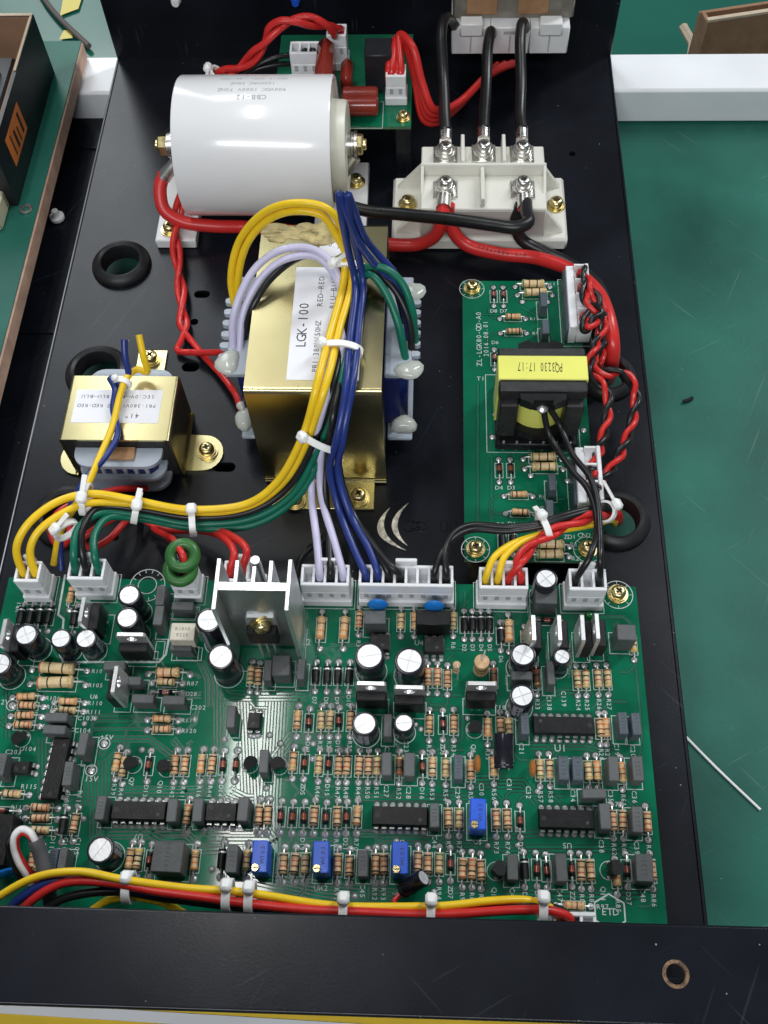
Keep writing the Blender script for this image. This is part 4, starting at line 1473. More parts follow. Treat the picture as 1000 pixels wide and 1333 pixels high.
# ---- board lettering and copper
for s, x, y, sz, rot in (('ETD', 794, 1187, 2.6, 0), ('15V', 119, 1014, 2.2, 0), ('12V', 4, 914, 2.2, 0), ('U6', 123, 907, 2, 0), ('C202', 258, 921, 2, 0), ('C103', 112, 935, 2, 0), ('C104', 108, 951, 2, 0),
                         ('C203', 18, 979, 2, 0), ('U104', 37, 975, 2, 0), ('R115', 38, 1024, 2, 0), ('UR2', 418, 1156, 2.2, 0), ('C45', 472, 1160, 2, -V), ('C46', 667, 1165, 2, -V), ('C47', 729, 1165, 2, -V),
                         ('C48', 837, 1166, 2, -V), ('C44', 566, 1096, 2, -V), ('C38', 783, 1102, 2, -V), ('C39', 829, 1104, 2, -V), ('C27', 503, 1030, 2, -V), ('C28', 532, 1032, 2, -V), ('C29', 596, 1032, 2, -V),
                         ('C32', 688, 1032, 2, -V), ('C34', 746, 1036, 2, -V), ('C35', 795, 1036, 2, -V), ('C36', 826, 1038, 2, -V), ('C22', 504, 980, 2, -V), ('C23', 529, 972, 2, -V), ('C21', 679, 975, 2, -V),
                         ('C19', 803, 976, 2, -V), ('C20', 824, 978, 2, -V), ('C37', 797, 1047, 2, 0), ('C138', 715, 915, 2, -V), ('C139', 734, 910, 2, -V), ('Q7', 171, 1018, 2, -V), ('Q10', 208, 1025, 2, -V),
                         ('Q13', 643, 1165, 2, -V), ('Q14', 785, 1164, 2, -V), ('Q8', 616, 975, 2, -V), ('VT18', 648, 921, 2, 0), ('R116', 103, 1040, 2, -V), ('C108', 87, 1040, 2, -V), ('D116', 68, 1100, 2, -V),
                         ('C109', 84, 1102, 2, -V), ('C105', 101, 1102, 2, -V), ('U4', 546, 837, 2.4, 0), ('US', 622, 1096, 2, 0), ('VR1', 24, 790, 2, V), ('C30', 627, 1028, 2, -V), ('C31', 663, 1022, 2, -V)):
    p = B.P(x, y)
    B.word(s, p.x, p.y, sz, rot)
p = B.P(139, 960)
B.word('+5V', p.x, p.y, 2.2)
c = B.P(794, 1187)
B.silk.strip('silk', [(c.x + 5.2 * math.cos(rad(30 + 60 * k)), c.y + 5.2 * math.sin(rad(30 + 60 * k))) for k in range(6)], 0.45, ZB, ZB + 0.107, True)
for x, y in ((136, 968), (119, 1003), (16, 918)):
    p = B.P(x, y)
    B.silk.lathe([(1.75, 0.105), (2.0, 0.106)], 24, Matrix.Translation((p.x, p.y, ZB)), 'silk')
    B.pad(p.x, p.y, 1.2)
p = B.P(192, 762)
for r in (3.2, 6.2):
    B.silk.lathe([(r, 0.105), (r + 0.3, 0.106)], 36, Matrix.Translation((p.x, p.y, ZB)), 'silk')
for k in range(14):
    a = 2 * math.pi * k / 14
    B.silk.strip('silk', [(p.x + 4.9 * math.cos(a), p.y + 4.9 * math.sin(a)), (p.x + 6.2 * math.cos(a), p.y + 6.2 * math.sin(a))], 0.25, ZB, ZB + 0.107)
# the thick white outline round the power section
B.silk.strip('silk', [tuple(B.P(x, y).xy) for x, y in ((85, 748), (76, 800), (83, 806), (80, 842), (82, 862), (207, 862), (216, 852), (220, 832))], 0.75, ZB, ZB + 0.107)
for x0, y0, x1, y1 in ((232, 843, 262, 860), (226, 790, 255, 806), (204, 835, 212, 858), (690, 873, 702, 899)):
    a, b = B.P(x0, y0), B.P(x1, y1)
    B.rect((a.x + b.x) / 2, (a.y + b.y) / 2, abs(b.x - a.x), abs(a.y - b.y))
for x, y in ((185, 976), (110, 942), (124, 935), (254, 936), (293, 962), (331, 958), (351, 957), (347, 1026), (365, 968), (408, 968), (407, 988), (541, 943), (548, 949), (266, 1080), (276, 1132), (516, 1095), (635, 1101), (674, 1101),
             (462, 1167), (565, 1161), (609, 935), (479, 1105), (109, 1066), (674, 1079), (700, 1030), (545, 1105)):
    p = B.P(x, y)
    B.pad(p.x, p.y, 0.85)
TRC = [
    ([(285, 880), (285, 985), (262, 1014), (262, 1030), (150, 1030)], 3, 1.15), ([(262, 905), (240, 905)], 2, 1.1), ([(225, 962), (235, 975), (235, 1010)], 2, 1.2),
    ([(300, 890), (320, 905), (330, 1120)], 6, 1.05), ([(360, 905), (352, 1040), (352, 1110)], 7, 1.05), ([(400, 905), (420, 880), (470, 880)], 2, 1.2),
    ([(300, 905), (400, 905)], 4, 1.1), ([(420, 960), (380, 960), (350, 1000)], 4, 1.1), ([(130, 985), (145, 962), (195, 962), (225, 985)], 2, 1.3),
    ([(126, 990), (126, 1160)], 4, 1.15), ([(140, 1085), (240, 1085), (260, 1105), (290, 1105)], 3, 1.2), ([(120, 935), (200, 935)], 2, 1.8), ([(120, 949), (195, 949)], 1, 1),
    ([(55, 960), (55, 1030), (66, 1040)], 3, 1.2), ([(270, 1090), (350, 1090), (380, 1130)], 4, 1.15), ([(300, 1080), (330, 1080)], 3, 1.1),
    ([(430, 905), (600, 905)], 1, 1), ([(430, 840), (470, 840)], 1, 1.2), ([(580, 845), (650, 845)], 1, 1.2), ([(425, 870), (440, 850), (446, 842)], 1, 1),
    ([(470, 1038), (540, 1038), (620, 1038)], 2, 1.2), ([(560, 985), (600, 960), (600, 930)], 2, 1.2), ([(470, 1085), (560, 1085), (590, 1100), (640, 1100)], 2, 1.2),
    ([(600, 1020), (680, 1020), (700, 1045)], 3, 1.2), ([(655, 1090), (700, 1085), (715, 1075)], 2, 1.2), ([(690, 970), (760, 970), (800, 980)], 3, 1.2),
    ([(720, 985), (735, 965), (800, 965)], 2, 1.2), ([(640, 1105), (820, 1105), (845, 1120)], 2, 1.2), ([(655, 1160), (760, 1165), (840, 1165)], 2, 1.3),
    ([(480, 1170), (480, 1110), (500, 1095), (560, 1095)], 2, 1.2), ([(828, 870), (836, 960), (830, 1000)], 1, 1), ([(700, 920), (730, 900), (770, 900)], 2, 1.2),
    ([(770, 865), (760, 850), (730, 850)], 3, 1.1), ([(800, 810), (815, 830)], 2, 1.4), ([(600, 770), (600, 800)], 2, 3.0), ([(330, 1140), (420, 1160), (520, 1170)], 5, 1.1),
    ([(580, 1165), (620, 1150), (640, 1160)], 2, 1.2), ([(240, 850), (262, 862), (272, 885), (272, 920)], 2, 1.5), ([(195, 1085), (215, 1095), (240, 1095)], 2, 1.2), ([(440, 1095), (400, 1095), (385, 1085)], 2, 1.1),
    ([(545, 1010), (640, 1010)], 1, 1.0), ([(300, 1030), (320, 1040), (330, 1040)], 3, 1.1), ([(160, 970), (140, 990), (140, 1040)], 2, 1.1), ([(110, 1010), (110, 1050)], 3, 1.1), ([(20, 870), (10, 900), (10, 960)], 2, 1.2),
]
for pts, n, g in TRC:
    B.trace(pts, n, g)
B.finish()
# ================================================================== driver board
ZD = 12.0
driver = thing('driver_board', 'small green driver circuit board with a yellow taped pulse transformer', 'circuit board', (38, 230, 0))
d0, d1, d2, d3 = at(601, 364, ZD), at(746, 372, ZD), at(607.7, 727, ZD), at(784, 734, ZD)
dx0, dx1 = (d0.x + d2.x) / 2 - 0.2, (d1.x + d3.x) / 2 + 0.6
dy0, dy1 = (d2.y + d3.y) / 2, (d0.y + d1.y) / 2 + 1
mb = MB()
mb.box('pcb', dx0, dx1, dy0, dy1, ZD - 1.6, ZD, 0.08)
mb.box('pcb_edge', dx0 - 0.03, dx1 + 0.03, dy0 - 0.03, dy1 + 0.03, ZD - 1.4, ZD - 0.25)
mb.build('circuit_board', driver)
C = Board(driver, ZD)
C.lim = (dx0 + 2, dx1 - 2, dy0 + 2, dy1 - 2)
for x, y in ((614.6, 373), (619.4, 713), (766, 713)):
    C.screw(x, y, 2.5)
C.BIGR(694, 369, 3, 0)
C.BIGR(697, 380, 3, 0)
C.R(668, 412, 0, 0, 'R12')
C.R(669, 431, 5, 0, 'R9')
C.BIGR(707, 594, 3, 0)
C.BIGR(709, 607, 3, math.pi)
C.R(675.5, 643.5, 0, 0, 'R6')
C.R(677.5, 666.5, 0, 0)
C.BIGR(717, 708, 3, 0)
C.BIGR(716, 721, 3, 0)
for x, y in ((643, 383), (655.6, 383), (650, 610), (665, 610), (654, 703), (668, 703), (644, 465)):
    C.D(x, y, 'black' if y > 700 else 'glass', V)
for x, y in ((707, 396), (709, 431), (718.6, 633), (714, 667)):
    C.film(x, y, 2.8, 7.0, 7.5, 'film_blue')
for s, x, y, sz, rot in (('D8', 643, 405, 2.2, 0), ('D7', 656, 405, 2.2, 0), ('D6', 645, 446, 2.2, 0), ('R11', 717, 370, 2.0, 0), ('D4', 650, 635, 2.2, 0), ('D3', 666, 635, 2.2, 0), ('D2', 652, 683, 2.2, 0), ('D1', 667, 682, 2.2, 0),
                         ('T1', 626, 493, 2.4, 0), ('ZD1', 742, 699, 2.2, 0), ('CN2', 761, 697, 2.4, 0), ('R1', 747, 709, 2.2, 0), ('R2', 749, 727, 2.2, 0)):
    p = C.P(x, y)
    C.word(s, p.x, p.y, sz, rot)
p = C.P(623.5, 441)
C.word('ZL-LGK80-QD-A0', p.x, p.y, 2.7, V, 0.66)
p = C.P(632.5, 441)
C.word('2016.08.01', p.x, p.y, 2.5, V, 0.66)
a, b = C.P(632, 488), C.P(756, 590)
C.rect((a.x + b.x) / 2, (a.y + b.y) / 2, b.x - a.x, a.y - b.y, 0, 0.25)
for pts, n, g in (([(640, 595), (640, 690), (655, 700)], 1, 1), ([(622, 500), (622, 690)], 1, 1), ([(690, 640), (700, 650), (735, 650)], 1, 1), ([(680, 400), (700, 412), (700, 440)], 1, 1), ([(700, 570), (700, 585), (725, 585)], 1, 1), ([(690, 690), (735, 690)], 2, 1.6)):
    C.trace(pts, n, g, 0.8)
for x, y in ((641, 569), (660, 578), (683, 578), (700, 578), (741, 578), (760, 560), (645, 540), (739, 626), (691, 619), (680, 393), (713, 393)):
    p = C.P(x, y)
    C.pad(p.x, p.y, 1.1)
# side connectors, openings toward the right edge and up
for key, (x0, y0, x1, y1, n) in {'cn1': (731, 368, 757, 447, 4), 'cn2': (742, 601, 768, 672, 3)}.items():
    a, b = C.P(x0, y1), C.P(x1, y0)
    L = a.y, C.P(x0, y0).y
    mb = MB()
    yy0, yy1 = L
    xx0 = C.P(x0 + 4, (y0 + y1) / 2).x
    mb.box('conn_white', xx0, xx0 + 3.2, yy0, yy1, ZD + 0.1, ZD + 10.5, 0.3)
    mb.box('conn_white', xx0 + 3.22, xx0 + 9.2, yy0 + 0.4, yy1 - 0.4, ZD + 0.1, ZD + 8.2, 0.3)
    mb.box('conn_white', xx0 + 7.4, xx0 + 9.0, yy0 + 0.4, yy1 - 0.4, ZD + 8.22, ZD + 12.5, 0.3)
    pts = []
    for k in range(n + 1):
        y = yy0 + 0.9 + k * (yy1 - yy0 - 1.8) / n
        mb.box('conn_white', xx0 + 3.22, xx0 + 7.38, y - 0.4, y + 0.4, ZD + 8.22, ZD + 12.0)
        if k:
            pts.append(Vector((xx0 + 5.3, y - (yy1 - yy0 - 1.8) / n / 2, ZD + 8.4)))
    mb.build('connector', driver)
    mb = MB()
    mb.box('film_blue', xx0 - 1.0, xx0 - 0.05, yy0 + 0.3, yy1 - 0.3, ZD + 0.1, ZD + 8.0, 0.2)
    mb.build('connector_back', driver)
    C.rect(xx0 + 4, (yy0 + yy1) / 2, 12, yy1 - yy0 + 3)
    PL[key] = pts
C.finish()
# pulse transformer
PT = 45.0
a, b, c = at(648, 461, PT), at(763, 460, PT), at(650, 494, PT)
px0, px1 = a.x + 0.3, b.x
ty1, ty0 = a.y - 0.2, c.y
pcx, pcy = (px0 + px1) / 2, (ty0 + ty1) / 2
pt = place(None, 'pulse_transformer', driver, (pcx, pcy, ZD))
hw = (px1 - px0) / 2
mb = MB()
mb.box('tape_lemon', -hw - 0.25, hw + 0.25, -5.3, 5.3, PT - ZD - 0.9, PT - ZD, 0.25)
for s in (-1, 1):
    x0, x1 = sorted((s * (hw - 0.6), s * (hw + 0.25)))
    mb.box('tape_lemon', x0, x1, -5.3, 5.3, 6.2, PT - ZD - 0.92, 0.1)
mb.text('print_dark', 'PQ3230 17:17', 5.8, T(-1.0, 0.1, PT - ZD + 0.03, math.pi - 0.02) @ Matrix.Diagonal((0.38, 1, 1, 1)), 0.62)
sub(mb.mesh('tape_band', 30), 'tape_band', pt)
mb = MB()
hz = PT - ZD - 0.95
mb.box('ferrite', -hw, hw, -9.6, 9.6, hz - 5.6, hz, 0.5)
for s in (-1, 1):
    x0, x1 = sorted((s * (hw - 7.4), s * (hw - 0.62)))
    mb.box('ferrite', x0, x1, -12.4, 12.4, 6.0, hz - 5.62, 0.6)
mb.box('ferrite', -hw, hw, -9.6, 9.6, 4.4, 6.0, 0.4)
sub(mb.mesh('ferrite_core', 30), 'ferrite_core', pt)
mb = MB()
mb.lathe([(0, 9.5), (11.4, 9.5), (11.6, 14), (11.4, hz - 8.2), (0, hz - 8.2)], 36, None, 'tape_lemon')
sub(mb.mesh('winding', 40), 'winding', pt)
mb = MB()
mb.box('epoxy', -15.5, 15.5, -15.0, 15.0, 0.3, 4.3, 0.5)
mb.lathe([(0, 6.2), (14.2, 6.2), (14.2, 10.4), (0, 10.4)], 36, None, 'epoxy')
mb.lathe([(0, hz - 8), (13.0, hz - 8), (13.0, hz - 5.7), (0, hz - 5.7)], 36, None, 'epoxy')
for s in (-1, 1):
    poly = [(-8.4, 8), (8.4, 8), (8.2, 12.4), (4.2, 14.2), (3.4, 13.0), (-3.4, 13.0), (-4.2, 14.2), (-8.2, 12.4)]
    mb.prism('epoxy', [(x, s * y) for x, y in (poly if s > 0 else poly[::-1])], hz - 5.65, hz - 1.2)
    for k in range(6):
        mb.cyl('tin', (-12.5 + 5 * k, s * 14.2, 0), (-12.5 + 5 * k, s * 14.2, 5.2), 0.5, None, 8)
sub(mb.mesh('bobbin', 40), 'bobbin', pt)
mb = MB()
mb.lathe([(0, -3), (1.8, -3), (2.2, -1.5), (1.2, -0.4), (0, 0)], 12, T(0, -12.8, hz - 4.5), 'tin')
sub(mb.mesh('wire_exit', 50), 'wire_exit', pt)

# ================================================================== snubber board at the back
ZS = 30.0
snub = thing('snubber_board', 'green board with dark red film capacitors behind the white capacitor', 'circuit board', (-30, 400, 0))
s0, s1 = at(434, 165, ZS), at(535, 165, ZS)
sx0, sx1, sy0, sy1 = s0.x - 28, s1.x, s0.y, 432.0
mb = MB()
mb.box('pcb', sx0, sx1, sy0, sy1, ZS - 1.6, ZS, 0.08)
mb.box('pcb_edge', sx0 - 0.03, sx1 + 0.03, sy0 - 0.03, sy1 + 0.03, ZS - 1.4, ZS - 0.25)
mb.build('circuit_board', snub)
S = Board(snub, ZS)
p = S.P(525, 152, 1)
place(screw_mesh(2.2), 'screw', snub, (p.x, p.y, ZS + 0.05), 0.4)
mb = MB()
mb.box('coat_black', p.x - 3.5, p.x + 3.5, sy0 + 1, sy0 + 2.5, 0.02, ZS - 1.62, 0.2)
mb.build('support_bracket', snub)
mb = MB()
mb.box('coat_black', sx0 + 4, sx0 + 11, sy0 + 20, sy0 + 21.5, 0.02, ZS - 1.62, 0.2)
mb.build('support_bracket', snub)
# two plump film capacitors in the foreground
for (x, y, h) in ((469, 138, 8), (469, 124, 10)):
    p = S.P(x, y, h * 0.6)
    mb = MB()
    n = 10
    mb.lathe([(0, -8.0), (3.6, -8.0), (4.4, -7.2), (4.5, 0), (4.4, 7.2), (3.6, 8.0), (0, 8.0)], 16, T(0, 0, 5.0, 0, 0, V), 'film_red')
    mb.build('film_capacitor', snub, (p.x, p.y, ZS + (0 if h == 8 else 0.2)))
p = S.P(452, 100, 6)
mb = MB()
mb.box('film_red', -2.6, 2.6, -7, 7, 0.4, 12, 2.2)
mb.build('film_capacitor', snub, (p.x, p.y, ZS))
p = S.P(424, 92, 12)
mb = MB()
mb.box('film_red', -3.8, 3.8, -13, 13, 0.4, 21, 3.0)
mb.build('film_capacitor', snub, (p.x, p.y, ZS))
a, b = S.P(438, 168), S.P(495, 128)
S.rect((a.x + b.x) / 2 + 1, (a.y + b.y) / 2 - 1, 20, 17, 0, 0.25)
mb = MB()
mb.box('box_black', -6, 6, -6, 6, 0.3, 20, 0.5)
p = S.P(494, 118)
mb.build('relay', snub, (p.x, p.y + 4.0, ZS))
SP = {}
for key, x, y, n, h, rz in (('top', 441, 92, 2, 18, 0), ('left', 400, 112, 3, 17, 0), ('right', 516, 137, 2, 15, 0)):
    p = S.P(x, y)
    body, win, xs, base, W = conn(n, h, 8.6, False)
    o = place(body, 'connector', snub, (p.x, p.y, ZS), rz)
    for xx in xs:
        sub(win, 'contact_window', o, T(xx, 0, 0))
    SP[key] = [Vector((p.x + xx, p.y + 4.5, ZS + base + 0.3)) for xx in xs]
S.finish()

# ================================================================== white film capacitor
CY, CZ, CR = 353.0, 33.9, 28.9
CX0, CX1 = -106.6, -41.0
cap = thing('power_capacitor', 'large white cylindrical film capacitor lying on its side with bolts', 'capacitor', ((CX0 + CX1) / 2, CY, 0))
MX = T(0, CY, CZ, 0, 0, V)
mb = MB()
mb.lathe([(CR - 2.2, CX0 + 1.4), (CR - 1.2, CX0 + 0.3), (CR - 0.4, CX0 + 0.3), (CR, CX0 + 1.0), (CR, CX1 - 1.0), (CR - 0.4, CX1 - 0.2), (CR - 1.6, CX1 - 0.2), (CR - 2.4, CX1 - 1.2)], 80, MX, 'cap_white')
mb.build('can', cap)
mb = MB()
mb.lathe([(0, CX1 - 1.0), (CR - 2.0, CX1 - 1.0)], 48, MX, 'cap_resin')
mb.lathe([(CR - 9.5, CX1 - 1.0), (CR - 10, CX1 + 4.6), (CR - 10.6, CX1 + 5.2), (0, CX1 + 5.2)], 48, MX, 'cap_resin')
mb.build('end_disc', cap)
mb = MB()
mb.lathe([(0, CX0 - 5.0), (5.0, CX0 - 5.0), (5.4, CX0 - 4.4), (5.4, CX0 + 1.2), (CR - 2.0, CX0 + 1.2)], 48, MX, 'cap_resin')
mb.build('end_disc', cap)
for s, x in ((1, CX1 + 5.2), (-1, CX0 - 5.0)):
    M = T(x, CY, CZ + 1, 0, 0, s * V)
    mb = MB()
    mb.lathe([(0, 0), (5.6, 0), (5.6, 1.2), (4.6, 1.3), (4.6, 1.31), (5.2, 1.4), (5.2, 2.4), (0, 2.4)], 24, M, 'nickel')
    bolt = mb.build('washer', cap)
    mb = MB()
    mb.lathe([(0, 2.4), (4.4, 2.4), (4.6, 2.9), (4.6, 6.0), (4.0, 6.6), (0, 6.6)], 6, M, 'brass')
    mb.lathe([(2.4, 6.6), (2.4, 7.6), (2.0, 8.0), (0, 8.0)], 16, M, 'brass')
    mb.build('hex_bolt', cap)
# faint upside-down print near the top of the can
mb = MB()
for k, (s, sz) in enumerate((('CBB-12', 3.4), ('900VDC 1000V 75HZ', 2.7), ('1600VAC 50HZ', 2.5), ('COS10.0001 -40/70C', 2.5), ('2017.05', 2.3))):
    a = rad(97 - k * 8.5)
    M = T(CX0 + 33, CY, CZ) @ Matrix.Rotation(a - V, 4, 'X') @ Matrix.Translation((0, 0, CR + 0.04)) @ Matrix.Rotation(math.pi, 4, 'Z')
    mb.text('print_faint', s, sz, M)
mb.build('printed_text', cap)
mb = MB()
mb.box('white_plastic', -123, -104.8, 326, 382, 0.05, 5.0, 0.5)
mb.build('mounting_block', cap)
mb = MB()
mb.box('white_plastic', -52, -28.7, 326, 375, 0.05, 5.0, 0.5)
mb.build('mounting_block', cap)
for q in (at(464, 238, 5), at(222, 300, 5)):
    place(screw_mesh(2.9), 'screw', cap, (q.x, q.y, 5.05), 0.5)

# ================================================================== main transformer
LX0, LX1, LY0_, LY1_, LT = -63.3, -15.9, 205.0, 282.2, 60.5
lgk = thing('main_transformer', 'large gold zinc plated transformer with LGK-100 label under the wire bundle', 'transformer', (-39.6, 243, 0))


def bent_shell(mb, mt, x0, x1, y0, y1, zt, th, r, foot, z0=0.05):
    """U shaped sheet over top, front and back with rounded bends and feet"""
    prof = []
    for k in range(7):
        a = math.pi - k * V / 6
        prof.append((y0 + r + r * math.cos(a), zt - r + r * math.sin(a)))
    for k in range(7):
        a = V - k * V / 6
        prof.append((y1 - r + r * math.cos(a), zt - r + r * math.sin(a)))
    prof = [(y0 - foot, z0 + th), (y0 - 1.0, z0 + th), (y0, z0 + th + 1.0)] + prof + [(y1, z0 + th + 1.0), (y1 + 1.0, z0 + th), (y1 + foot, z0 + th)]
    n = len(prof)
    # offset inwards
    inn = []
    for i, p in enumerate(prof):
        a = prof[max(i - 1, 0)]
        b = prof[min(i + 1, n - 1)]
        d = Vector((b[0] - a[0], b[1] - a[1])).normalized()
        inn.append((p[0] + d.y * th, p[1] - d.x * th))
    v, f = [], []
    for x in (x0, x1):
        v += [(x, y, z) for y, z in prof] + [(x, y, z) for y, z in inn]
    m = 2 * n
    for i in range(n - 1):
        f.append((i, m + i, m + i + 1, i + 1))
        f.append((n + i, n + i + 1, m + n + i + 1, m + n + i))
        f.append((i, i + 1, n + i + 1, n + i))
        f.append((m + i, m + n + i, m + n + i + 1, m + i + 1))
    f.append((0, n, m + n, m))
    f.append((n - 1, m + n - 1, m + 2 * n - 1, 2 * n - 1))
    mb.add(v, f, mt)


mb = MB()
bent_shell(mb, 'zinc_gold', LX0, LX1, LY0_, LY1_, LT, 1.2, 1.8, 0.6)
mb.build('cover', lgk)
mb = MB()
for y0, y1 in ((192.0, LY0_ + 0.3), (LY1_ - 0.3, LY1_ + 12)):
    mb = MB()
    mb.box('zinc_gold', -60, -20.2, y0, y1, 0.05, 1.25, 0.3)
    mb.build('foot_plate', lgk)
for q in (at(467, 645, 3), at(384, 650, 3)):
    place(screw_mesh(2.9), 'screw', lgk, (q.x, q.y, 1.3), 0.6)
mb = MB()
mb.box('ferrite', LX0 + 0.6, LX1 - 0.6, LY0_ + 1.4, LY1_ - 1.4, 1, LT - 1.4)
mb.build('core', lgk)
mb = MB()
mb.box('winding_blue', -71.5, -7.8, 226, 262, 7, 46, 3)
mb.build('winding', lgk)
for x0, x1 in ((-73.5, LX0 - 0.1), (LX1 + 0.1, -6.0)):
    for z0, z1 in ((46.1, 48.4), (5.0, 6.9)):
        mb = MB()
        mb.box('bobbin', x0, x1, 221, 267, z0, z1, 0.5)
        mb.build('bobbin_flange', lgk)
for k in range(6):
    y = 229 + k * 5.2
    mb = MB()
    mb.prism('bobbin', [(-73.4, y - 1.3), (-73.4, y + 1.3), (-75.6, y + 1.3), (-76.5, y + 0.7), (-76.5, y - 0.7), (-75.6, y - 1.3)], 46.3, 48.3)
    mb.build('comb_tooth', lgk)
for k in range(8):
    y = 226 + k * 4.8
    mb = MB()
    mb.prism('bobbin', [(-6.1, y - 1.2), (-3.9, y - 1.2), (-3.0, y - 0.6), (-3.0, y + 0.6), (-3.9, y + 1.2), (-6.1, y + 1.2)], 46.3, 48.3)
    mb.build('comb_tooth', lgk)


def blob(mb, mt, x, y, z, rx, ry, rz, sd=0):
    rnd = random.Random(sd)
    pr = [(0, -1), (0.55, -0.84), (0.88, -0.45), (1, 0), (0.9, 0.42), (0.58, 0.80), (0, 1)]
    m2 = MB()
    m2.lathe(pr, 14, None, mt)
    ph = [rnd.uniform(0, 6) for _ in range(3)]
    vs = []
    for p in m2.v:
        a = math.atan2(p[1], p[0])
        k = 1 + 0.14 * math.sin(2 * a + ph[0]) + 0.10 * math.sin(3 * a + ph[1])
        vs.append((x + p[0] * rx * k, y + p[1] * ry * k, z + p[2] * rz))
    mb.add(vs, m2.f, mt)


for k, (x, y, z, rx, ry, rz) in enumerate(((297, 472, 48, 5.2, 5.0, 2.2), (533, 482, 48, 5.0, 4.4, 2.2), (320, 545, 15, 4.4, 5.0, 4), (526, 553, 15, 4.6, 4.4, 3.6), (540, 380, 48, 3.6, 5.2, 1.6), (314, 529, 18, 2.0, 2.0, 1.8))):
    p = at(x, y, z)
    mb = MB()
    blob(mb, 'glue', p.x, p.y, p.z, rx, ry, rz, k)
    mb.build('glue_blob', lgk)
mb = MB()
rnd = random.Random(5)
for k in range(26):
    x = -61 + 24 * rnd.random()
    y = 281 - 9 * rnd.random() ** 1.5
    blob(mb, 'hotglue_tan', x, y, LT + 0.1, 2.6 + 1.6 * rnd.random(), 1.2 + rnd.random(), 0.35 + 0.35 * rnd.random(), 40 + k)
tag(mb.build('dried_glue', lgk), 'wrinkled tan dried glue along the rear edge', None)
LLX0, LLX1, LLY0, LLY1 = -48.8, -23.8, 209.8, 260.5
mb = MB()
mb.box('label_white', LLX0, LLX1, LLY0, LLY1, LT + 0.01, LT + 0.12)
ly = (LLY0 + LLY1) / 2
z = LT + 0.14
mb.text('print_dark', 'LGK-100', 5.0, T(LLX0 + 4.0, ly - 1.5, z, V), 0.58)
mb.text('print_dark', 'PRI:380V/50HZ', 2.9, T(LLX0 + 9.6, LLY0 + 14.5, z, V), 0.60)
mb.text('print_dark', 'RED—RED', 2.9, T(LLX0 + 9.6, LLY1 - 11.5, z, V), 0.70)
mb.text('print_dark', 'BLU—BLU', 2.9, T(LLX0 + 14.2, LLY1 - 12.5, z, V), 0.70)
mb.text('print_dark', 'SEC:0V-19V', 2.9, T(LLX0 + 20.4, LLY0 + 19, z, V), 0.62)
mb.build('paper_label', lgk)
mb = MB()
p = at(432, 322, LT)
mb.lathe([(0, 0.14), (4.6, 0.14), (4.6, 0.02)], 28, Matrix.Translation((p.x, p.y, LT)), 'label_white')
mb.text('print_dark', '0.1', 2.6, T(p.x + 1, p.y + 0.6, LT + 0.16, -0.3))
mb.build('round_sticker', lgk)

# ================================================================== small transformer
KX0, KX1, KY0, KY1, KT = -138.4, -96.2, 206.6, 236.0, 26.2
sml = thing('auxiliary_transformer', 'small gold topped transformer with upside-down 41 label at left', 'transformer', (-117, 221, 0))
mb = MB()
m2 = MB()
bent_shell(m2, 'zinc_gold', -KY1, -KY0, KX0, KX1, KT, 1.0, 1.3, 0.5)
# turned a quarter so that the sheet folds down left and right
mb.add([(p[1], -p[0], p[2]) for p in m2.v], m2.f, 'zinc_gold')
mb.build('cover', sml)
for s, x0, x1 in ((1, KX1, -81.4), (-1, -146.4, KX0)):
    xc, yc = (x1 - 7.6, 217.0) if s > 0 else (x0 + 7.6, 214.5)
    mb = MB()
    poly = []
    if s > 0:
        poly = [(x0 - 0.4, 208.5)] + [(xc + 7.6 * math.cos(a), yc + 8.2 * math.sin(a)) for a in [rad(-90 + 15 * k) for k in range(13)]] + [(x0 - 0.4, 225.5)]
    else:
        poly = [(x1 + 0.4, 223.0)] + [(xc + 7.6 * math.cos(a), yc + 8.2 * math.sin(a)) for a in [rad(90 + 15 * k) for k in range(13)]] + [(x1 + 0.4, 206.0)]
    mb.prism('zinc_gold', poly, 0.05, 1.15)
    mb.build('mounting_ear', sml)
q = at(270, 587, 2)
place(screw_mesh(2.9), 'screw', sml, (q.x, q.y, 1.2), 0.35)
q = at(197, 467, 2)
mb = MB()
mb.prism('zinc_gold', [(q.x - 6, q.y - 20), (q.x + 6, q.y - 20), (q.x + 6, q.y + 5), (q.x - 6, q.y + 5)], 0.05, 1.15)
mb.build('mounting_ear', sml)
place(screw_mesh(2.9), 'screw', sml, (q.x, q.y, 1.2), 0.8)
mb = MB()
mb.box('ferrite', KX0 + 1.1, KX1 - 1.1, KY0 + 0.3, KY1 - 0.3, 1, KT - 1.1)
mb.build('core', sml)
mb = MB()
mb.box('winding_blue', -131, -103, 200.5, 242, 4, 18.5, 2.5)
mb.build('winding', sml)
for z0, z1, y0 in ((18.6, 20.4, 198.5), (10.2, 11.8, 198.0), (2.0, 3.8, 198.5)):
    for ya, yb in ((y0, KY0 + 0.2), (KY1 - 0.2, 243.5)):
        mb = MB()
        out = -1 if ya < 210 else 1
        yo, yi = (ya, yb) if out < 0 else (yb, ya)
        R = 6.0
        poly = [(-133.5, yi)]
        for q0, cx in ((0, -133.5 + R), (1, -100.0 - R)):
            for k in range(6):
                a = rad((180 + 18 * k) if q0 == 0 else (270 + 18 * k))
                poly.append((cx + R * math.cos(a), yo - out * R + (-out) * R * math.sin(a)))
        poly.append((-100.0, yi))
        if out > 0:
            poly.reverse()
        mb.prism('bobbin', poly, z0, z1)
        mb.build('bobbin_flange', sml)
for k in range(5):
    mb = MB()
    x = -124 + k * 4.2
    mb.box('bobbin', x, x + 1.7, 199.6, 202.6, 13, 18.5, 0.3)
    mb.build('comb_tooth', sml)
mb = MB()
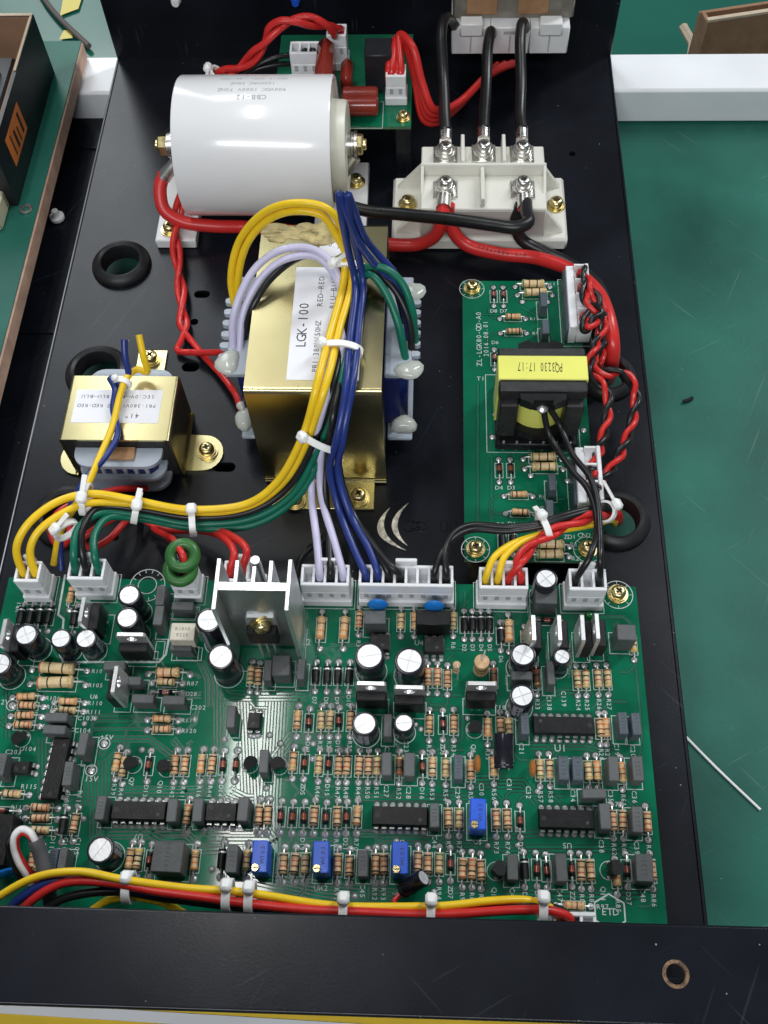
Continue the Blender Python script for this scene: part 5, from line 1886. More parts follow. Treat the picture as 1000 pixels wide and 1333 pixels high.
mb.box('copper_brown', -121, -110, 201.0, KY0 + 0.1, 20.5, 21.6, 0.3)
mb.build('pin_strip', sml)
mb = MB()
mb.box('label_white', -135.0, -101.6, 214.2, 229.4, KT + 0.01, KT + 0.1)
for s, x, y, sz, w in (('41*', -112, 217.4, 3.0, 0.66), ('PRI:380V/50HZ RED-RED', -118.6, 222.0, 2.2, 0.66), ('SEC:0V—19V BLU—BLU', -118.6, 226.2, 2.2, 0.72)):
    mb.text('print_dark', s, sz, T(x, y, KT + 0.12, math.pi), w)
mb.build('paper_label', sml)

# ================================================================== rectifier module
rect = thing('rectifier_module', 'cream white three phase rectifier block with screw terminals', 'rectifier', (22, 345, 0))
RX0, RX1, RY0, RY1 = -17.0, 60.5, 325.0, 365.0
mx0, mx1 = -4.2, 49.6
mb = MB()
mb.box('module_cream', RX0, RX1, RY0, RY1 - 1.5, 0.05, 7.0, 1.2)
mb.build('base', rect)
mb = MB()
mb.box('module_cream', mx0, mx1, 326.2, 346.0, 7.01, 24.0, 0.5)
mb.box('module_cream', mx0 + 0.02, mx1 - 0.02, 347.6, RY1 - 2, 7.01, 25.0, 0.5)
mb.box('module_cream', mx0, mx1, 346.02, 347.58, 7.01, 30.0, 0.4)
mb.build('body', rect)
mb = MB()
mb.box('module_side', mx0 + 0.6, mx1 - 0.6, 326.0, 326.19, 8.5, 22.5)  # thin layer over the front face in a darker cream
mb.build('front_layer', rect)
for x in (mx0 + 18, mx0 + 35.8):
    mb = MB()
    mb.box('module_cream', x - 0.8, x + 0.8, 347.61, RY1 - 1.2, 25.01, 31.0, 0.3)
    mb.build('divider', rect)
mb = MB()
mb.box('module_cream', 21.3, 23.1, 327, 346.0, 24.01, 29.0, 0.3)
mb.build('divider', rect)
for x0, x1 in ((mx0, mx0 + 1.2), (mx1 - 1.2, mx1)):
    mb = MB()
    v = [(x0, 347, 30), (x1, 347, 30), (x0, 335, 24.02), (x1, 335, 24.02), (x0, 347, 24.02), (x1, 347, 24.02)]
    mb.add(v, [(0, 1, 3, 2), (0, 2, 4), (1, 5, 3), (0, 4, 5, 1), (2, 3, 5, 4)], 'module_cream')
    mb.build('web', rect)
for s, x0, x1 in ((-1, RX0 + 2, mx0), (1, mx1, RX1 - 2)):
    for y in (329, 356):
        mb = MB()
        xa, xb = (x1, x0) if s < 0 else (x0, x1)
        mb.add([(xa, y, 20), (xb, y, 7.01), (xa, y, 7.01), (xa, y + 2, 20), (xb, y + 2, 7.01), (xa, y + 2, 7.01)], [(0, 1, 2), (3, 5, 4), (0, 3, 4, 1), (0, 2, 5, 3), (1, 4, 5, 2)], 'module_cream')
        mb.build('web', rect)
TERM = {}
for key, x, y, z in (('r1', 580, 196, 25), ('r2', 630, 194, 25), ('r3', 680, 195, 25), ('f1', 580, 241, 24), ('f2', 681, 241, 24)):
    p = at(x, y, z + 3)
    TERM[key] = Vector((p.x, p.y, z))
    mb = MB()
    mb.box('nickel', p.x - 5.2, p.x + 5.2, p.y - 5.2, p.y + 5.2, z + 0.02, z + 0.9, 0.2)
    mb.build('terminal_plate', rect)
    mb = MB()
    mb.lathe([(0, 2.3), (4.6, 2.3), (4.6, 3.2), (4.0, 3.25), (4.0, 4.2), (3.0, 4.25)], 24, Matrix.Translation((p.x, p.y, z)), 'nickel')
    mb.build('washer', rect)
    place(screw_mesh(3.0, 'nickel', False), 'screw', rect, (p.x, p.y, z + 4.2), random.uniform(0, 1.5))
for x, y in ((531, 262), (724, 264)):
    p = at(x, y, 9)
    place(screw_mesh(3.0), 'screw', rect, (p.x, p.y, 7.05), random.uniform(0, 1.5))

# ================================================================== contactor on the back panel
KY = 428.0
k0, k1 = zat(587, 71, KY), zat(738, 71, KY)
zk1 = zat(660, 36, KY).z
con = thing('contactor', 'white contactor block with smoky cover hanging at the rear panel top', 'contactor', ((k0.x + k1.x) / 2, KY + 13, k0.z))
mb = MB()
w = (k1.x - k0.x)
for k in range(3):
    x0, x1 = k0.x + w * k / 3 + 0.15, k0.x + w * (k + 1) / 3 - 0.15
    mb.box('white_plastic', x0, x1, KY, KY + 26, k0.z, zk1, 0.5)
mb.build('terminal_block', con)
for k in (0, 1, 2):
    xc = k0.x + w * (k + 0.5) / 3
    mb = MB()
    mb.box('conn_shade', xc - 0.35, xc + 0.35, KY - 0.05, KY + 0.5, k0.z + 1.0, zk1 - 4)
    mb.box('conn_shade', xc - 3.2, xc + 3.2, KY - 0.05, KY + 0.5, zk1 - 3.6, zk1 - 2.0)
    mb.build('slot', con)
for k in (0, 2):
    xc = k0.x + w * (k + 0.5) / 3
    mb = MB()
    mb.box('white_plastic', xc - 5.2, xc + 5.2, KY - 2.2, KY + 4, zk1 - 3.0, zk1 + 3.4, 0.5)
    mb.build('clip', con)
mb = MB()
mb.box('smoke_cover', k0.x + 0.5, k1.x + 1.5, KY + 6, KY + 26.5, zk1 + 0.1, zk1 + 40, 0.8)
mb.build('smoky_cover', con)
for f in (0.12, 0.55):
    mb = MB()
    mb.box('copper_brown', k0.x + w * f, k0.x + w * (f + 0.26), KY + 5.2, KY + 5.95, zk1 + 3.0, zk1 + 30, 0.2)
    mb.build('coil', con)
# ================================================================== wires and cable ties
def pt3(p):
    return p if isinstance(p, Vector) else at(*p)


def wire(name, label, pts, r, mt, group=None, lugs=(), cat='wire', bare=0.0):
    P = smooth_path([pt3(p) for p in pts], max(1.2, r * 1.1))
    ph = [random.uniform(0, 6.28) for _ in range(6)]
    n_ = len(P)
    P = [p + Vector((math.sin(i * 0.21 + ph[0]) + math.sin(i * 0.083 + ph[1]), math.sin(i * 0.19 + ph[2]) + math.sin(i * 0.077 + ph[3]), 0.6 * math.sin(i * 0.15 + ph[4]))) * (0.16 * min(1, i / 6, (n_ - 1 - i) / 6)) for i, p in enumerate(P)]
    mb = MB()
    mb.tube(mt, P, r, 10 if r < 2 else 16)
    o = mb.build(name)
    tag(o, label, cat, group)
    return o


def into(plug, h=7.0, lean=(0, 0)):
    """the last two points of a wire that ends in a connector"""
    return [plug + Vector((lean[0], lean[1], h)), plug + Vector((0, 0, -0.5))]


def twist(P, R, pitch, ph):
    P = smooth_path([pt3(p) for p in P], 1.2)
    out = []
    s = 0.0
    u = None
    for i, p in enumerate(P):
        t = (P[min(i + 1, len(P) - 1)] - P[max(i - 1, 0)]).normalized()
        u = t.orthogonal().normalized() if u is None else (u - t * u.dot(t)).normalized()
        w = t.cross(u)
        if i:
            s += (p - P[i - 1]).length
        a = ph + 2 * math.pi * s / pitch
        out.append(p + (u * math.cos(a) + w * math.sin(a)) * R)
    return out


def raw(name, label, P, r, mt, group=None, cat='wire'):
    mb = MB()
    mb.tube(mt, P, r, 9)
    return tag(mb.build(name), label, cat, group)


def ring_lug(cable, center, toward, r, z_up=0.9, eye=4.4):
    """tinned ring terminal: eye at center, barrel pointing to the cable"""
    c, d = Vector(center), Vector(toward) - Vector(center)
    L = d.length
    d.normalize()
    mb = MB()
    M = Matrix.Translation(c)
    mb.lathe([(2.3, 0), (eye, 0), (eye, 1.2), (2.3, 1.2), (2.3, 0)], 20, M, 'nickel')
    a, b = c + d * (eye - 0.8) + Vector((0, 0, 0.6)), Vector(toward)
    n = Vector((-d.y, d.x, 0)).normalized()
    w0, w1 = eye * 0.62, r * 0.9
    m = a.lerp(b, 0.45)
    mb.add([a - n * w0, a + n * w0, m + n * w1, m - n * w1, a - n * w0 + Vector((0, 0, 1)), a + n * w0 + Vector((0, 0, 1)), m + n * w1 + Vector((0, 0, 1.4)), m - n * w1 + Vector((0, 0, 1.4))],
           [(3, 2, 1, 0), (4, 5, 6, 7), (0, 1, 5, 4), (1, 2, 6, 5), (2, 3, 7, 6), (3, 0, 4, 7)], 'nickel')
    q = (b - m).normalized()
    mb.cyl('nickel', m + Vector((0, 0, 0.4)), b + q * 3.6, r * 1.0, r * 1.06, 14)
    o = mb.build('ring_lug', cable)
    return o


def tie(label, c, c2, ra, rb, ang=90, tail=5.0, w=2.3, hs=0.85, tdir=None):
    c, c2 = pt3(c), pt3(c2)
    t = (c2 - c).normalized()
    up = Vector((0, 0, 1))
    up = (up - t * up.dot(t)).normalized()
    sd = t.cross(up)
    root = thing('cable_tie', label, 'cable tie', c)
    mb = MB()
    n = 28
    vs, fs = [], []
    for i in range(n):
        a = 2 * math.pi * i / n
        for (k, x) in ((1.0, -w / 2), (1.0, w / 2), (1.0, w / 2), (1.0, -w / 2)):
            pass
        e0 = sd * (ra * math.cos(a)) + up * (rb * math.sin(a))
        e1 = sd * ((ra + 0.9) * math.cos(a)) + up * ((rb + 0.9) * math.sin(a))
        vs += [c + e0 - t * w / 2, c + e0 + t * w / 2, c + e1 + t * w / 2, c + e1 - t * w / 2]
    for i in range(n):
        j = (i + 1) % n
        for k in range(4):
            k2 = (k + 1) % 4
            fs.append((i * 4 + k, i * 4 + k2, j * 4 + k2, j * 4 + k))
    mb.add(vs, fs, 'nylon')
    mb.build('strap', root)
    a = rad(ang)
    e = sd * ((ra + 1.6) * math.cos(a)) + up * ((rb + 1.6) * math.sin(a))
    out = (sd * math.cos(a) + up * math.sin(a)).normalized()
    tan = t.cross(out).normalized()
    M = Matrix.Translation(c + e) @ Matrix((tan, t, out)).transposed().to_4x4()
    mb = MB()
    s = hs
    mb.box('nylon', -2.5 * s, 2.5 * s, -2.2 * s, 2.2 * s, -1.5 * s, 2.2 * s, 0.85, M)
    mb.build('head', root)
    if tail:
        mb = MB()
        mb.box('nylon', -tail - 2.5 * s, -2.5 * s, -w * 0.42, w * 0.42, -0.3, 0.5, 0.15, M)
        mb.build('tail', root)
    return root


g = 'yellow wires of the main harness'
lb = 'yellow wire looping over the main transformer to the far left connector'
wire('wire', 'yellow harness wire on the outer left side, to left pin of far left connector', [(305, 397, 47), (302, 360, 58), (313, 312, 72), (345, 276, 84), (385, 264, 90), (425, 272, 89), (446, 302, 80), (450, 352, 67.5), (431, 430, 65.5), (413, 500, 65.8), (391, 574, 50), (361, 627, 37), (320, 656, 29), (250, 663, 28), (176, 651, 33), (116, 644, 37), (70, 656, 39), (34, 684, 38), (21, 714, 33)] + into(PL['c1'][0], 4), 1.4, 'w_yellow', g)
wire('wire', 'yellow harness wire on the inner right side, to right pin of far left connector', [(312, 398, 47), (309, 365, 57), (321, 320, 70), (350, 286, 81), (386, 274, 87), (420, 281, 86), (439, 308, 79), (457, 354, 66.5), (442, 428, 64.8), (424, 502, 65.2), (400, 576, 48.5), (366, 631, 34.5), (322, 660, 26.5), (250, 667, 25.6), (177, 655, 30.8), (119, 654, 35), (86, 666, 37), (51, 692, 36), (40, 716, 32)] + into(PL['c1'][1], 4), 1.4, 'w_yellow', g)
wire('wire', 'black wire of the main harness running beside the yellow wires to three pin connector', [(528, 420, 50), (512, 372, 64), (488, 352, 68), (470, 352, 66), (461, 372, 63), (449, 432, 62.6), (434, 502, 62.8), (409, 577, 47.5), (372, 636, 32), (320, 668, 25), (250, 674, 23.5), (178, 662, 29), (128, 662, 32), (107, 690, 33), (108, 722, 30)] + into(PL['c2'][1], 5), 1.35, 'w_black')
g = 'green wires of the main harness'
lb = 'green wire from the right of the main transformer to three pin connector'
wire('wire', 'green harness wire ending in the left pin of the three pin connector', [(529, 470, 47), (519, 425, 58), (501, 380, 66), (483, 358, 69.5), (467, 363, 65), (457, 432, 62.2), (443, 502, 62.4), (418, 577, 46.5), (382, 641, 31), (325, 676, 22.5), (250, 682, 21.5), (180, 669, 27), (131, 668, 31), (101, 690, 33), (96, 722, 31)] + into(PL['c2'][0], 5), 1.4, 'w_green', g)
wire('wire', 'green harness wire ending in the right pin of the three pin connector', [(541, 448, 47), (537, 402, 60), (521, 366, 67.5), (496, 348, 71.5), (470, 352, 69.2), (463, 380, 65), (456, 440, 62.2), (450, 506, 61.9), (425, 579, 45), (388, 646, 29.5), (331, 682, 21), (252, 688, 20), (183, 675, 25), (142, 673, 29.5), (124, 696, 31), (123, 724, 30)] + into(PL['c2'][2], 5), 1.4, 'w_green', g)
g = 'lilac wires of the main transformer'
lb = 'pale lilac wire arching over the gold transformer to the four pin connector'
wire('wire', 'pale lilac wire on the outside of the arch, left in the four pin connector', [(303, 460, 46), (307, 402, 59), (330, 352, 67), (365, 326, 71), (405, 323, 71), (432, 344, 68), (444, 380, 63), (438, 450, 62), (424, 522, 61), (407, 590, 43), (405, 640, 31), (412, 700, 28)] + into(PL['c5'][1], 6), 1.4, 'w_lilac', g)
wire('wire', 'pale lilac wire on the inside of the arch, right in the four pin connector', [(312, 464, 46), (318, 404, 57.5), (343, 360, 65), (375, 337, 69), (412, 335, 69), (437, 362, 65), (447, 400, 62), (437, 500, 61.9), (419, 586, 44), (418, 640, 32), (434, 700, 28)] + into(PL['c5'][3], 6), 1.4, 'w_lilac', g)
wire('wire', 'black wire beneath the lilac arch ending in the middle of the eight pin connector', [(318, 447, 46), (328, 402, 60), (352, 362, 65.5), (396, 333, 66.5), (428, 340, 65), (452, 366, 62.5), (452, 440, 62), (434, 540, 60.2), (428, 600, 42), (445, 650, 31), (475, 705, 27), (500, 735, 28)] + into(PL['c6'][2], 6), 1.3, 'w_black')
wire('wire', 'black wire between the two lilac wires entering the four pin connector', [(536, 462, 46), (531, 412, 58), (514, 376, 64.5), (492, 358, 66.5), (474, 362, 63), (460, 440, 62), (440, 560, 52), (423, 612, 37), (428, 680, 28)] + into(PL['c5'][2], 6), 1.3, 'w_black')
wire('wire', 'black wire right of blue pair entering fourth pin of the eight pin connector', [(440, 600, 40), (446, 630, 34), (462, 672, 29), (490, 715, 29), (512, 740, 29)] + into(PL['c6'][3], 6), 1.3, 'w_black')
g = 'blue wires of the main harness'
lb = 'dark blue wire rising above the transformer then dropping to eight pin connector'
wire('wire', 'dark blue wire of the tall loop, left pin of the eight pin connector', [(534, 450, 46), (526, 402, 58), (508, 364, 66), (486, 342, 73), (466, 314, 84), (450, 274, 98), (441, 252, 104), (445, 285, 94), (455, 330, 77), (463, 366, 67.5), (457, 430, 65.2), (450, 502, 65.6), (438, 570, 56), (430, 612, 42), (441, 662, 31), (461, 712, 28)] + into(PL['c6'][0], 6), 1.35, 'w_blue', g)
wire('wire', 'dark blue wire of the tall loop, second pin of the eight pin connector', [(537, 438, 46), (529, 394, 58), (513, 357, 66), (492, 332, 73), (474, 307, 85), (460, 270, 98), (453, 253, 104), (457, 288, 93), (466, 332, 76), (472, 368, 66.5), (467, 430, 64.8), (459, 502, 65.2), (447, 572, 55), (440, 614, 41), (456, 667, 31), (479, 714, 29)] + into(PL['c6'][1], 6), 1.35, 'w_blue', g)
wire('wire', 'short black wire curving behind the four pin connector to the tray', [(386, 752, 13), (390, 732, 16), (401, 716, 16), (414, 707, 11), (424, 696, 3), (436, 690, 2.2)], 1.2, 'w_black')
# small transformer leads
wire('wire', 'blue lead knotted on top of the small transformer with free end', [(162, 442, 42), (163, 468, 37), (166, 490, 31.5), (152, 500, 29.5), (143, 492, 30.5), (150, 507, 30.5), (147, 532, 28.6), (153, 566, 29), (139, 593, 29.5), (113, 623, 33), (97, 648, 31), (83, 682, 24), (78, 715, 16), (80, 742, 11)], 1.25, 'w_blue')
wire('wire', 'yellow lead bent over the small transformer with free end', [(181, 436, 43), (186, 464, 37), (191, 484, 31), (179, 481, 31), (164, 494, 32), (156, 515, 31), (145, 560, 29.5), (128, 601, 31), (109, 641, 35), (92, 668, 30), (76, 700, 20), (70, 735, 12)], 1.3, 'w_yellow')
# reds at the left
wire('wire', 'red wire passing under the harness into the left front grommet', [(190, 636, 4), (152, 637, 14), (110, 650, 21), (75, 668, 23), (66, 690, 20), (76, 711, 15), (88, 706, 8), (92, 684, -2), (92, 676, -12)], 1.3, 'w_red')
wire('wire', 'red wire making a small loop below the green harness wires', [(190, 664, 9), (155, 672, 19), (124, 690, 22), (107, 704, 20), (117, 713, 17), (141, 702, 16), (162, 680, 14), (178, 664, 5)], 1.3, 'w_red')
g = 'red wires behind the heatsink'
lb = 'red wire entering the connector behind the aluminium heatsink'
wire('wire', 'red wire behind the heatsink, the left one of two', [(186, 676, 9), (216, 690, 8), (260, 691, 12), (290, 699, 22), (306, 722, 29)] + into(PL['c4'][0], 6), 1.35, 'w_red', g)
wire('wire', 'red wire behind the heatsink, the right one of two', [(192, 672, 6), (224, 686, 6), (268, 688, 13), (300, 697, 24), (322, 718, 31)] + into(PL['c4'][1], 6), 1.35, 'w_red', g)
wire('wire', 'red wire threaded through the green ferrite rings', [(200, 688, 8), (218, 698, 18), (231, 710, 34), (238, 724, 34), (239, 742, 27)] + into(PL['c3'][1], 3), 1.15, 'w_red')
wire('wire', 'black wire threaded through the green ferrite rings', [(198, 692, 7), (214, 703, 16), (228, 716, 31), (233, 728, 33), (234, 744, 27)] + into(PL['c3'][0], 3), 1.15, 'w_black')
# heavy cables of the capacitor and rectifier
LUGL = Vector((CX0 - 2.4, CY, CZ + 1))
c = wire('cable', 'thick red cable from the white capacitor left bolt to the rectifier', [(214, 226, 25), (208, 246, 21), (213, 273, 15), (236, 288, 11), (276, 294, 9), (330, 296, 6), (420, 306, 5), (500, 317, 7), (545, 317, 8), (567, 305, 15), (575, 284, 23), TERM['f1'] + Vector((-0.6, -9.5, 2.2))], 2.9, 'w_cable_red', None, cat='cable')
mb = MB()
mb.lathe([(2.6, 0), (5.6, 0), (5.6, 1.2), (2.6, 1.2)], 20, T(CX0 - 2.0, CY, CZ + 1, 0, 0, -V), 'nickel')
mb.cyl('nickel', Vector((CX0 - 2.6, CY - 4.5, CZ - 2)), at(213.5, 231, 24), 2.4, 3.1, 14)
mb.build('ring_lug', c)
ring_lug(c, TERM['f1'] + Vector((0, 0, 1.0)), TERM['f1'] + Vector((-0.6, -9.0, 2.0)), 3.0)
c = wire('cable', 'thick red cable sweeping from the rectifier round the driver board', [TERM['f1'] + Vector((1.2, -9.5, 1.2)), (584, 290, 17), (604, 317, 9), (650, 331, 8), (700, 337, 9), (745, 353, 13), (779, 381, 18), (795, 420, 20), (799, 452, 16), (796, 478, 6), (792, 492, -8), (791, 494, -22)], 2.9, 'w_cable_red', None, cat='cable')
CP = smooth_path([pt3(q) for q in ((604, 317, 9), (650, 331, 8), (700, 337, 9), (745, 353, 13))], 1.0)
mb = MB()
i0 = 8
for ch in 'V057/054-RVB'[::1]:
    if i0 + 2 >= len(CP):
        break
    p, t = CP[i0], (CP[i0 + 1] - CP[i0 - 1]).normalized()
    n = Vector((0, -0.45, 1))
    n = (n - t * n.dot(t)).normalized()
    b = n.cross(t)
    M = Matrix.Translation(p + n * 2.93) @ Matrix((-t, -b, n)).transposed().to_4x4()
    if ch in GLYPH:
        mb.add([(g_[0] * 2.4, g_[1] * 2.4, 0) for g_ in GLYPH[ch][0]], GLYPH[ch][1], 'cable_print', M)
    i0 += 2
mb.build('printed_text', c)
c = wire('cable', 'thick black cable from the white capacitor right bolt to the rectifier', [(445, 226, 24), (440, 244, 21), (444, 262, 19), (470, 273, 18), (520, 279, 20), (580, 285, 25), (640, 293, 28), (672, 296, 29), (688, 289, 29), (686, 276, 28), TERM['f2'] + Vector((1.0, -9.5, 2.4))], 2.7, 'w_black', None, cat='cable')
mb = MB()
mb.lathe([(2.6, 0), (5.6, 0), (5.6, 1.2), (2.6, 1.2)], 20, T(CX1 + 8.0, CY, CZ + 1, 0, 0, V), 'nickel')
mb.cyl('nickel', Vector((CX1 + 8.6, CY - 4.5, CZ - 2)), at(445, 228, 24), 2.4, 3.0, 14)
mb.build('ring_lug', c)
c2 = wire('cable', 'thick black cable leaving the rectifier front terminal behind the red cable', [TERM['f2'] + Vector((-1.0, -9.5, 1.2)), (671, 290, 17), (679, 312, 9), (710, 329, 6), (748, 347, 6), (780, 374, 7), (790, 420, 7), (788, 465, 3), (789, 488, -8), (789, 494, -22)], 2.7, 'w_black', None, cat='cable')
ring_lug(c, TERM['f2'] + Vector((0, 0, 1.0)), TERM['f2'] + Vector((0.2, -9.0, 2.0)), 2.9)
for key, who, pp in (('r1', 'leftmost', ((592, 34, 431), (580, 23, 421), (575, 40, 412), (577, 100, 394), (579, 148, 376))),
                     ('r2', 'middle', ((640, 46, 431), (638, 42, 422), (635, 62, 413), (633, 110, 394), (630, 148, 377))),
                     ('r3', 'rightmost', ((684, 38, 431), (680, 31, 421), (678, 52, 412), (679, 105, 394), (677, 150, 376)))):
    c = wire('cable', who + ' of three black cables from the contactor to the rectifier rear terminals', [zat(*q) for q in pp] + [TERM[key] + Vector((0, 10.5, 5.0))], 2.5, 'w_black', None, cat='cable')
    ring_lug(c, TERM[key] + Vector((0, 0, 1.0)), TERM[key] + Vector((0, 8.4, 3.4)), 2.7)
# red bunch from the snubber plug
for k in range(4):
    dx, dy = k * 3.2, -2 + k * 1.0
    p0 = SP['right'][k % 2] + Vector((-1.2 + 1.2 * (k // 2), -0.6 * k, 0))
    P = [p0, p0 + Vector((0, 0, 5)), zat(515 + dx * 0.6, 52 - k * 2, 405 - k), zat(528 + dx, 60 + dy, 400 - 2 * k), zat(540 + dx, 105 + dy * 2, 392 - 2 * k), zat(551 + dx * 1.2, 155 - k * 5, 384 - k), zat(566 + dx * 1.4, 160 - k * 6, 386), zat(592 + dx, 142 - k * 4, 396), zat(620 + dx * 2, 112 - k * 6, 410), zat(648 + dx * 3, 84 - k, 425)]
    wire('wire', ('innermost', 'second from inside', 'third from inside', 'outermost')[3 - k] + ' red wire of the bunch hanging beside the snubber board plug', P, 1.75, 'w_red', 'red bunch between snubber board and contactor')
base = [SP['top'][0].lerp(SP['top'][1], 0.5) + Vector((0, 0, 4)), zat(438, 42, 408), zat(424, 34, 402), zat(392, 26, 398), zat(360, 34, 396), zat(340, 62, 394), zat(318, 84, 394), zat(292, 96, 394), zat(268, 112, 394), zat(240, 160, 390)]
for k in range(2):
    P = twist(base[1:], 1.7, 34, k * math.pi)
    P = smooth_path([SP['top'][1 - k], SP['top'][1 - k] + Vector((0, 0, 6))] + P[::6] + [P[-1]], 1.2)
    raw('wire', 'red wire of the pair arching above the white capacitor, ' + ('right', 'left')[k] + ' in its plug', P, 1.55, 'w_red', 'twisted red pair above the capacitor')
base = [(236, 252, 12), (231, 285, 9), (229, 320, 8), (233, 352, 4), (237, 392, 4), (239, 425, 4)]
for k in range(2):
    P = twist(base, 1.5, 40, k * math.pi + 0.5)
    tail = [at(235, 445, 3), at(231, 456, 2.5), at(252, 459, 4), at(276, 459, 9), at(296, 458, 16)] if k else [at(247, 441, 3), at(264, 462, 3), at(290, 490, 6), at(307, 514, 11), at(313, 531, 16)]
    P = smooth_path(P[::5] + tail, 1.2)
    raw('wire', ('red wire from below the capacitor ending straight at the main transformer side', 'red wire from below the capacitor slanting down to the transformer glue')[1 - k], P, 1.35, 'w_red')
for k in range(2):
    q = SP['left'][1 + k]
    wire('wire', ('upper', 'lower')[k] + ' thin black wire leaving the snubber board plug behind the white capacitor', [q, q + Vector((0, 0, 4)), zat(392 - 4 * k, 73 + 9 * k, 402), zat(366, 73 + 10 * k, 399), zat(335, 84 + 6 * k, 396), zat(305, 104, 394), zat(285, 118, 392)], 1.2, 'w_black', 'black pair behind the capacitor')
# driver board wiring
w1 = [at(706, 521, PT - 6), (715, 566, 27), (744, 612, 27), (766, 637, 28), (777, 678, 29), (769, 724, 33)]
w2 = [at(709, 522, PT - 6), (728, 553, 29), (746, 592, 28), (767, 620, 29), (779, 655, 30), (782, 700, 32), (781, 728, 33)]
lb, g = 'black wire from the pulse transformer down to the three pin connector', 'black pair of the pulse transformer'
wire('wire', 'black wire from pulse transformer to left pin of rightmost white connector', w1 + into(PL['c8'][0], 6), 1.15, 'w_black', g)
wire('wire', 'black wire from pulse transformer to right pin of rightmost white connector', w2 + into(PL['c8'][2], 6), 1.15, 'w_black', g)
pairs = [
    ('upper', [PL['cn1'][3], PL['cn1'][3] + Vector((1, 0, 5)), (768, 374, 27), (781, 398, 25), (784, 425, 23), (774, 455, 25), (766, 482, 24), (776, 494, 23), (790, 508, 22), (791, 540, 20), (782, 580, 20), (768, 618, 23), PL['cn2'][1] + Vector((1, 1, 4)), PL['cn2'][1]], 'inner'),
    ('middle', [PL['cn1'][2], PL['cn1'][2] + Vector((1, 0, 5)), (765, 396, 27), (779, 404, 27), (786, 424, 25), (779, 452, 24), (771, 478, 23), (790, 485, 24), (812, 486, 23), (827, 508, 19), (824, 545, 16), (812, 582, 15), (792, 616, 16), (772, 640, 19), PL['cn2'][0] + Vector((1, 0, 4)), PL['cn2'][0]], 'outer'),
    ('lower', [PL['cn1'][0], PL['cn1'][0] + Vector((1, 0, 5)), (763, 430, 27), (778, 414, 27), (788, 408, 22), (790, 432, 17), (781, 470, 16), (784, 492, 10), (790, 494, -8)], 'short'),
]
for nm, base, how in pairs:
    for k, mt in enumerate(('w_red', 'w_black')):
        P = twist(base[1:-1], 1.25, 17, k * math.pi)
        P = smooth_path([pt3(base[0]) + Vector((0, 1.0 - 2 * k, 0))] + P[::4] + [pt3(base[-1]) + Vector((0, 1.0 - 2 * k, 0))], 1.1)
        raw('wire', ('red', 'black')[k] + ' wire of the ' + how + ' twisted pair beside the driver board', P, 1.15, mt)
for k in range(2):
    wire('wire', ('lower', 'upper')[k] + ' of two black wires crossing the lower driver board to the right grommet', into(PL['c6'][6 + k], 7)[::-1] + [(574 + 4 * k, 722 - 3 * k, 30), (590, 700 - 5 * k, 28), (614, 689 - 5 * k, 26), (660, 692 - 7 * k, 25), (700, 687 - 5 * k, 27), (740, 673 - 4 * k, 28), (784, 662 - 3 * k, 24), (801, 668, 11), (803, 677, -6), (804, 678, -20)], 1.2, 'w_black', 'black pair over the lower driver board')
    wire('wire', ('left', 'right')[k] + ' yellow wire from the four pin connector beside the driver board', into(PL['c7'][k], 7)[::-1] + [(642 + 12 * k, 728, 30), (662 + 10 * k, 712 - 2 * k, 28), (690 + 5 * k, 700, 26), (722, 690 + 3 * k, 25), (766, 680 + 4 * k, 22), (796, 676, 9), (800, 681, -8), (800, 682, -20)], 1.25, 'w_yellow', 'yellow pair at the right four pin connector')
base = [(676, 732, 30), (690, 713, 29), (712, 697, 28), (740, 683, 27), (772, 671, 25), (798, 668, 14), (803, 676, -6), (803, 678, -20)]
for k in range(2):
    P = twist(base, 1.3, 26, k * math.pi)
    P = smooth_path(into(PL['c7'][2 + k], 6)[::-1] + P[::5], 1.2)
    raw('wire', ('left', 'right')[k] + ' red wire of the twisted pair in the four pin connector beside driver board', P, 1.25, 'w_red', 'red twisted pair at the right four pin connector')
# front bundle behind the flange
wire('wire', 'yellow wire on top of the bundle along the front panel', [(-30, 1190, 20), (2, 1166, 24), (50, 1140, 27), (100, 1134, 28), (160, 1146, 27), (230, 1155, 25), (310, 1162, 24), (440, 1178, 22), (560, 1180, 22), (640, 1173, 22), (690, 1174, 20), (722, 1186, 18), (730, 1200, 14)], 1.25, 'w_yellow')
wire('wire', 'red wire of the bundle along the front panel', [(15, 1200, 18), (45, 1170, 24), (85, 1150, 26), (140, 1149, 26), (210, 1162, 25), (310, 1174, 24), (440, 1186, 23), (570, 1190, 23), (680, 1186, 22), (715, 1186, 21), (742, 1196, 18)] + into(PL['c9'][0], 3), 1.4, 'w_red')
wire('wire', 'black wire showing between yellow and red along the front panel', [(40, 1205, 16), (80, 1172, 21), (150, 1160, 22), (230, 1172, 20), (330, 1182, 20), (450, 1186, 19), (580, 1186, 19), (660, 1179, 20), (710, 1180, 19), (738, 1190, 16)] + into(PL['c9'][1], 3), 1.35, 'w_black')
wire('wire', 'dark navy wire rising at the left end of the front bundle', [(-4, 1200, 17), (30, 1168, 23), (62, 1150, 25), (110, 1146, 24), (170, 1158, 22), (260, 1172, 19), (330, 1185, 17)], 1.4, 'w_blue')
wire('wire', 'short yellow wire showing below the left tie of the front bundle', [(120, 1185, 16), (140, 1172, 18), (172, 1167, 19), (210, 1174, 18), (240, 1190, 14)], 1.25, 'w_yellow')
wire('cable', 'grey sheathed cable end standing up from the front bundle at left', [(42, 1092, 25), (50, 1108, 24), (57, 1132, 23), (62, 1160, 20), (66, 1185, 15)], [2.2] * 400, 'w_grey', None, cat='cable') if False else None
